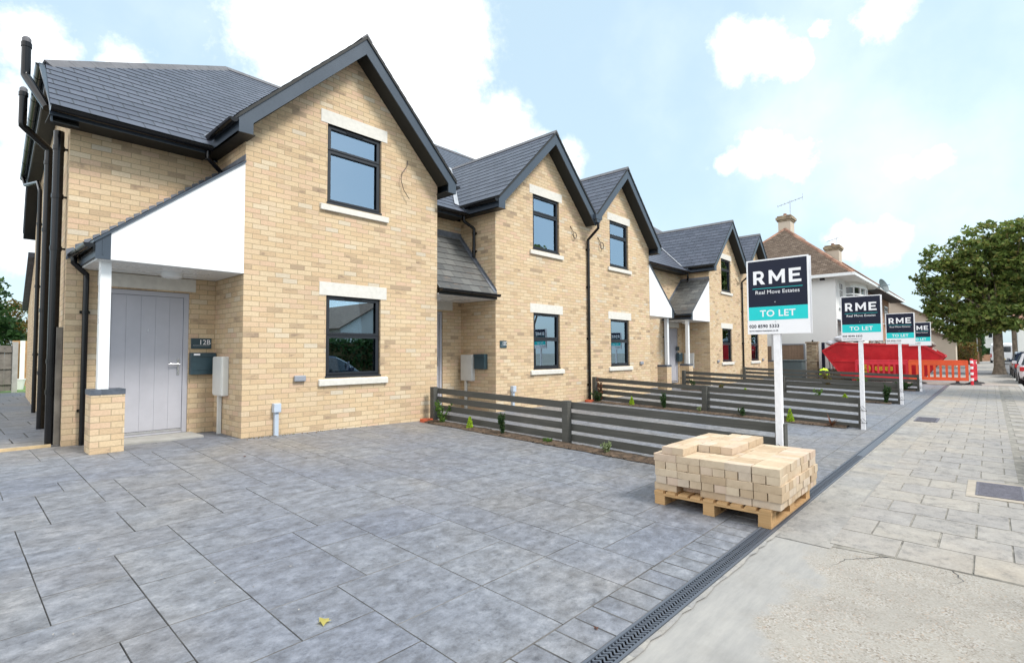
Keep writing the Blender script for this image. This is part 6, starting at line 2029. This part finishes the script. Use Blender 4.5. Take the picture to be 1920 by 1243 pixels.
# ------------------------------------------------------------------ far street
def block(label, x0, x1, y0, y1, h, wallm, roofm, ridge='x', rise=2.6, wins=(), loc_z=-.3, name='house'):
    t = thing(name, label, 'house', ((x0 + x1) / 2, (y0 + y1) / 2, loc_z), group='older houses down the street')
    b = MB(); b.box(x0, x1, y0, y1, loc_z, h)
    if ridge == 'x':
        ym = (y0 + y1) / 2
        b.poly([(x0, y0, h), (x0, ym, h + rise), (x0, y1, h)][::-1]); b.poly([(x1, y0, h), (x1, ym, h + rise), (x1, y1, h)])
    else:
        xm = (x0 + x1) / 2
        b.poly([(x0, y0, h), (x1, y0, h), (xm, y0, h + rise)]); b.poly([(x0, y1, h), (x1, y1, h), (xm, y1, h + rise)][::-1])
    b.build('wall', wallm, t)
    b = MB(); e = .35
    if ridge == 'x':
        k = rise / (ym - y0); zz = h - e * k
        for s_ in (-1, 1):
            ye = y0 - e if s_ < 0 else y1 + e
            b.prism([(x0 - e, ye, zz), (x0 - e, ym, h + rise), (x0 - e, ym, h + rise + .14), (x0 - e, ye, zz + .14)][::s_], (x1 - x0 + 2 * e, 0, 0))
    else:
        k = rise / (xm - x0); zz = h - e * k
        for s_ in (-1, 1):
            xe = x0 - e if s_ < 0 else x1 + e
            b.prism([(xe, y0 - e, zz), (xm, y0 - e, h + rise), (xm, y0 - e, h + rise + .14), (xe, y0 - e, zz + .14)][::s_], (0, y1 - y0 + 2 * e, 0))
    b.build('roof', roofm, t)
    for pl, a0, a1, z0_, z1_, sg in wins: window_simple(t, pl, a0, a1, z0_, z1_, 2, .3, sign_=sg)
    return t
block('beige house with blank side wall behind the right end of the skip', 60, 70, -3.9, 4.0, 4.2, 'cream', 'tile', 'x', 2.5, [(('y', -3.9), 62, 64, 3.0, 4.0, -1)])
block('low peach outbuilding in front of the beige side wall', 57.5, 60, -5.55, -1.5, 2.2, 'cream', 'tile', 'x', .9)
block('brown roofed house seen just above the third and fourth signs', 54, 60, 1.0, 10, 3.6, 'redbrick', 'tile', 'x', 2.6)
block('white rendered house far down the street left of the big trunk', 108, 118, -9.2, -5.6, 5.2, 'whiteren', 'tile', 'y', 2.4, [(('x', 108), -8.9, -7.9, .9, 2.0, -1), (('x', 108), -8.6, -7.6, 3.2, 4.4, -1)])
block('white rendered house far down the street right of the big trunk', 96, 106, -16.6, -10.6, 5.0, 'whiteren', 'ridge_red', 'y', 2.6, [(('x', 96), -13.2, -12.2, 3.0, 4.4, -1), (('x', 96), -15.6, -14.4, 3.0, 4.4, -1)])
mb = MB(); mb.box(72, 72.3, -6.9, -4.5, -.3, 1.1); tag(mb.build('garden_wall', 'redbrick'), 'orange brick garden wall left of the lamp post down the street', 'wall')
mb = MB(); mb.box(92, 92.4, -8.0, -6.7, -.3, .7); tag(mb.build('garden_wall', 'redbrick'), 'low brick wall under the clipped hedge far down the street', 'wall')
rs = np.random.default_rng(3)
def hedge(label, x0, x1, y0, y1, z0_, z1_, n, m_, lf):
    t = thing('hedge', label, 'hedge', ((x0 + x1) / 2, (y0 + y1) / 2, z0_), group='hedges down the street')
    c = np.stack([rs.uniform(x0, x1, n), rs.uniform(y0, y1, n), rs.uniform(z0_, z1_, n)], 1)
    leafobj('foliage', leafquads(rs, c, lf, 8, lf * 2.2, .4), m_, t)
    b = MB(); b.box(x0 + .1, x1 - .1, y0 + .1, y1 - .1, z0_ - .6, z1_ - .2); b.build('stems', 'stem', t)
hedge('clipped dark green hedge above the low brick wall far down the street', 92.6, 93.4, -8.0, -6.7, .5, 1.4, 500, 'leafdark', .1)
hedge('overgrown reddish green bush beside the orange garden wall', 69.5, 71.5, -6.6, -4.6, -.1, 1.9, 700, 'leafautumn', .12)
hedge('dark green bush behind the orange garden wall', 74, 76, -7.2, -3.8, .6, 3.2, 800, 'leafdark', .14)
t = thing('lamp_post', 'thin pale lamp post far down the street', 'lamp post', (74, -6.75, -.3))
b = MB(); b.tube([(74, -6.75, -.3), (74, -6.75, 5.2)], [.06, .045], 8); b.build('column', 'concrete', t)
b = MB(); b.tube([(74, -6.75, 5.15), (73.8, -7.4, 5.45), (73.7, -7.8, 5.45)], [.03, .03, .08], 8); b.build('lamp_head', 'concrete', t)
# opposite side of the road (only seen mirrored in the panes)
for k, (x0_, x1_, wm, rg) in enumerate(((-12, -3, 'cream', 'y'), (-1, 8, 'cream', 'y'), (10, 20, 'cream', 'x'), (22, 31, 'whiteren', 'y'), (34, 46, 'cream', 'y'))):
    block(['first', 'second', 'third', 'fourth', 'fifth'][k] + ' house across the road, mirrored in the window panes', x0_, x1_, -46, -36, 3.6, wm, 'tile', rg, 2.6,
          [(('y', -36), x0_ + 1.2, x0_ + 3.0, 1.0, 2.4, 1), (('y', -36), x1_ - 3.0, x1_ - 1.2, 1.0, 2.4, 1)])
hedge('dark hedge across the road left part, mirrored in the panes', -10, 6, -31, -30, .0, 2.0, 1500, 'leafdark', .2)
hedge('dark hedge across the road right part, mirrored in the panes', 9, 34, -31, -30, .0, 2.2, 2000, 'leafdark', .2)
# fine debris blown against the walls and over the drive
r_ = random.Random(21)
for nm, m_, n_, sz, f_ in (('dry_debris', 'leafautumn', 70, (.003, .008), lambda: (abs(r_.gauss(0, .9)), -.02 - abs(r_.gauss(0, .05)))), ('pale_grit', 'smoothcon', 110, (.002, .006), lambda: (r_.uniform(-2.6, 8), r_.uniform(-6.3, -.2)))):
    mb = MB()
    for k in range(n_):
        x, y = f_(); s_ = r_.uniform(*sz); A = Vector((r_.uniform(-1, 1), r_.uniform(-1, 1), r_.uniform(-.3, .3))).normalized(); B_ = A.orthogonal().normalized()
        mb.obox((x, y, gz(x, y) + s_ * .4), (A, B_, A.cross(B_)), (s_, s_ * .7, s_ * .4))
    tag(mb.build(nm, m_), None, None, kind='stuff')
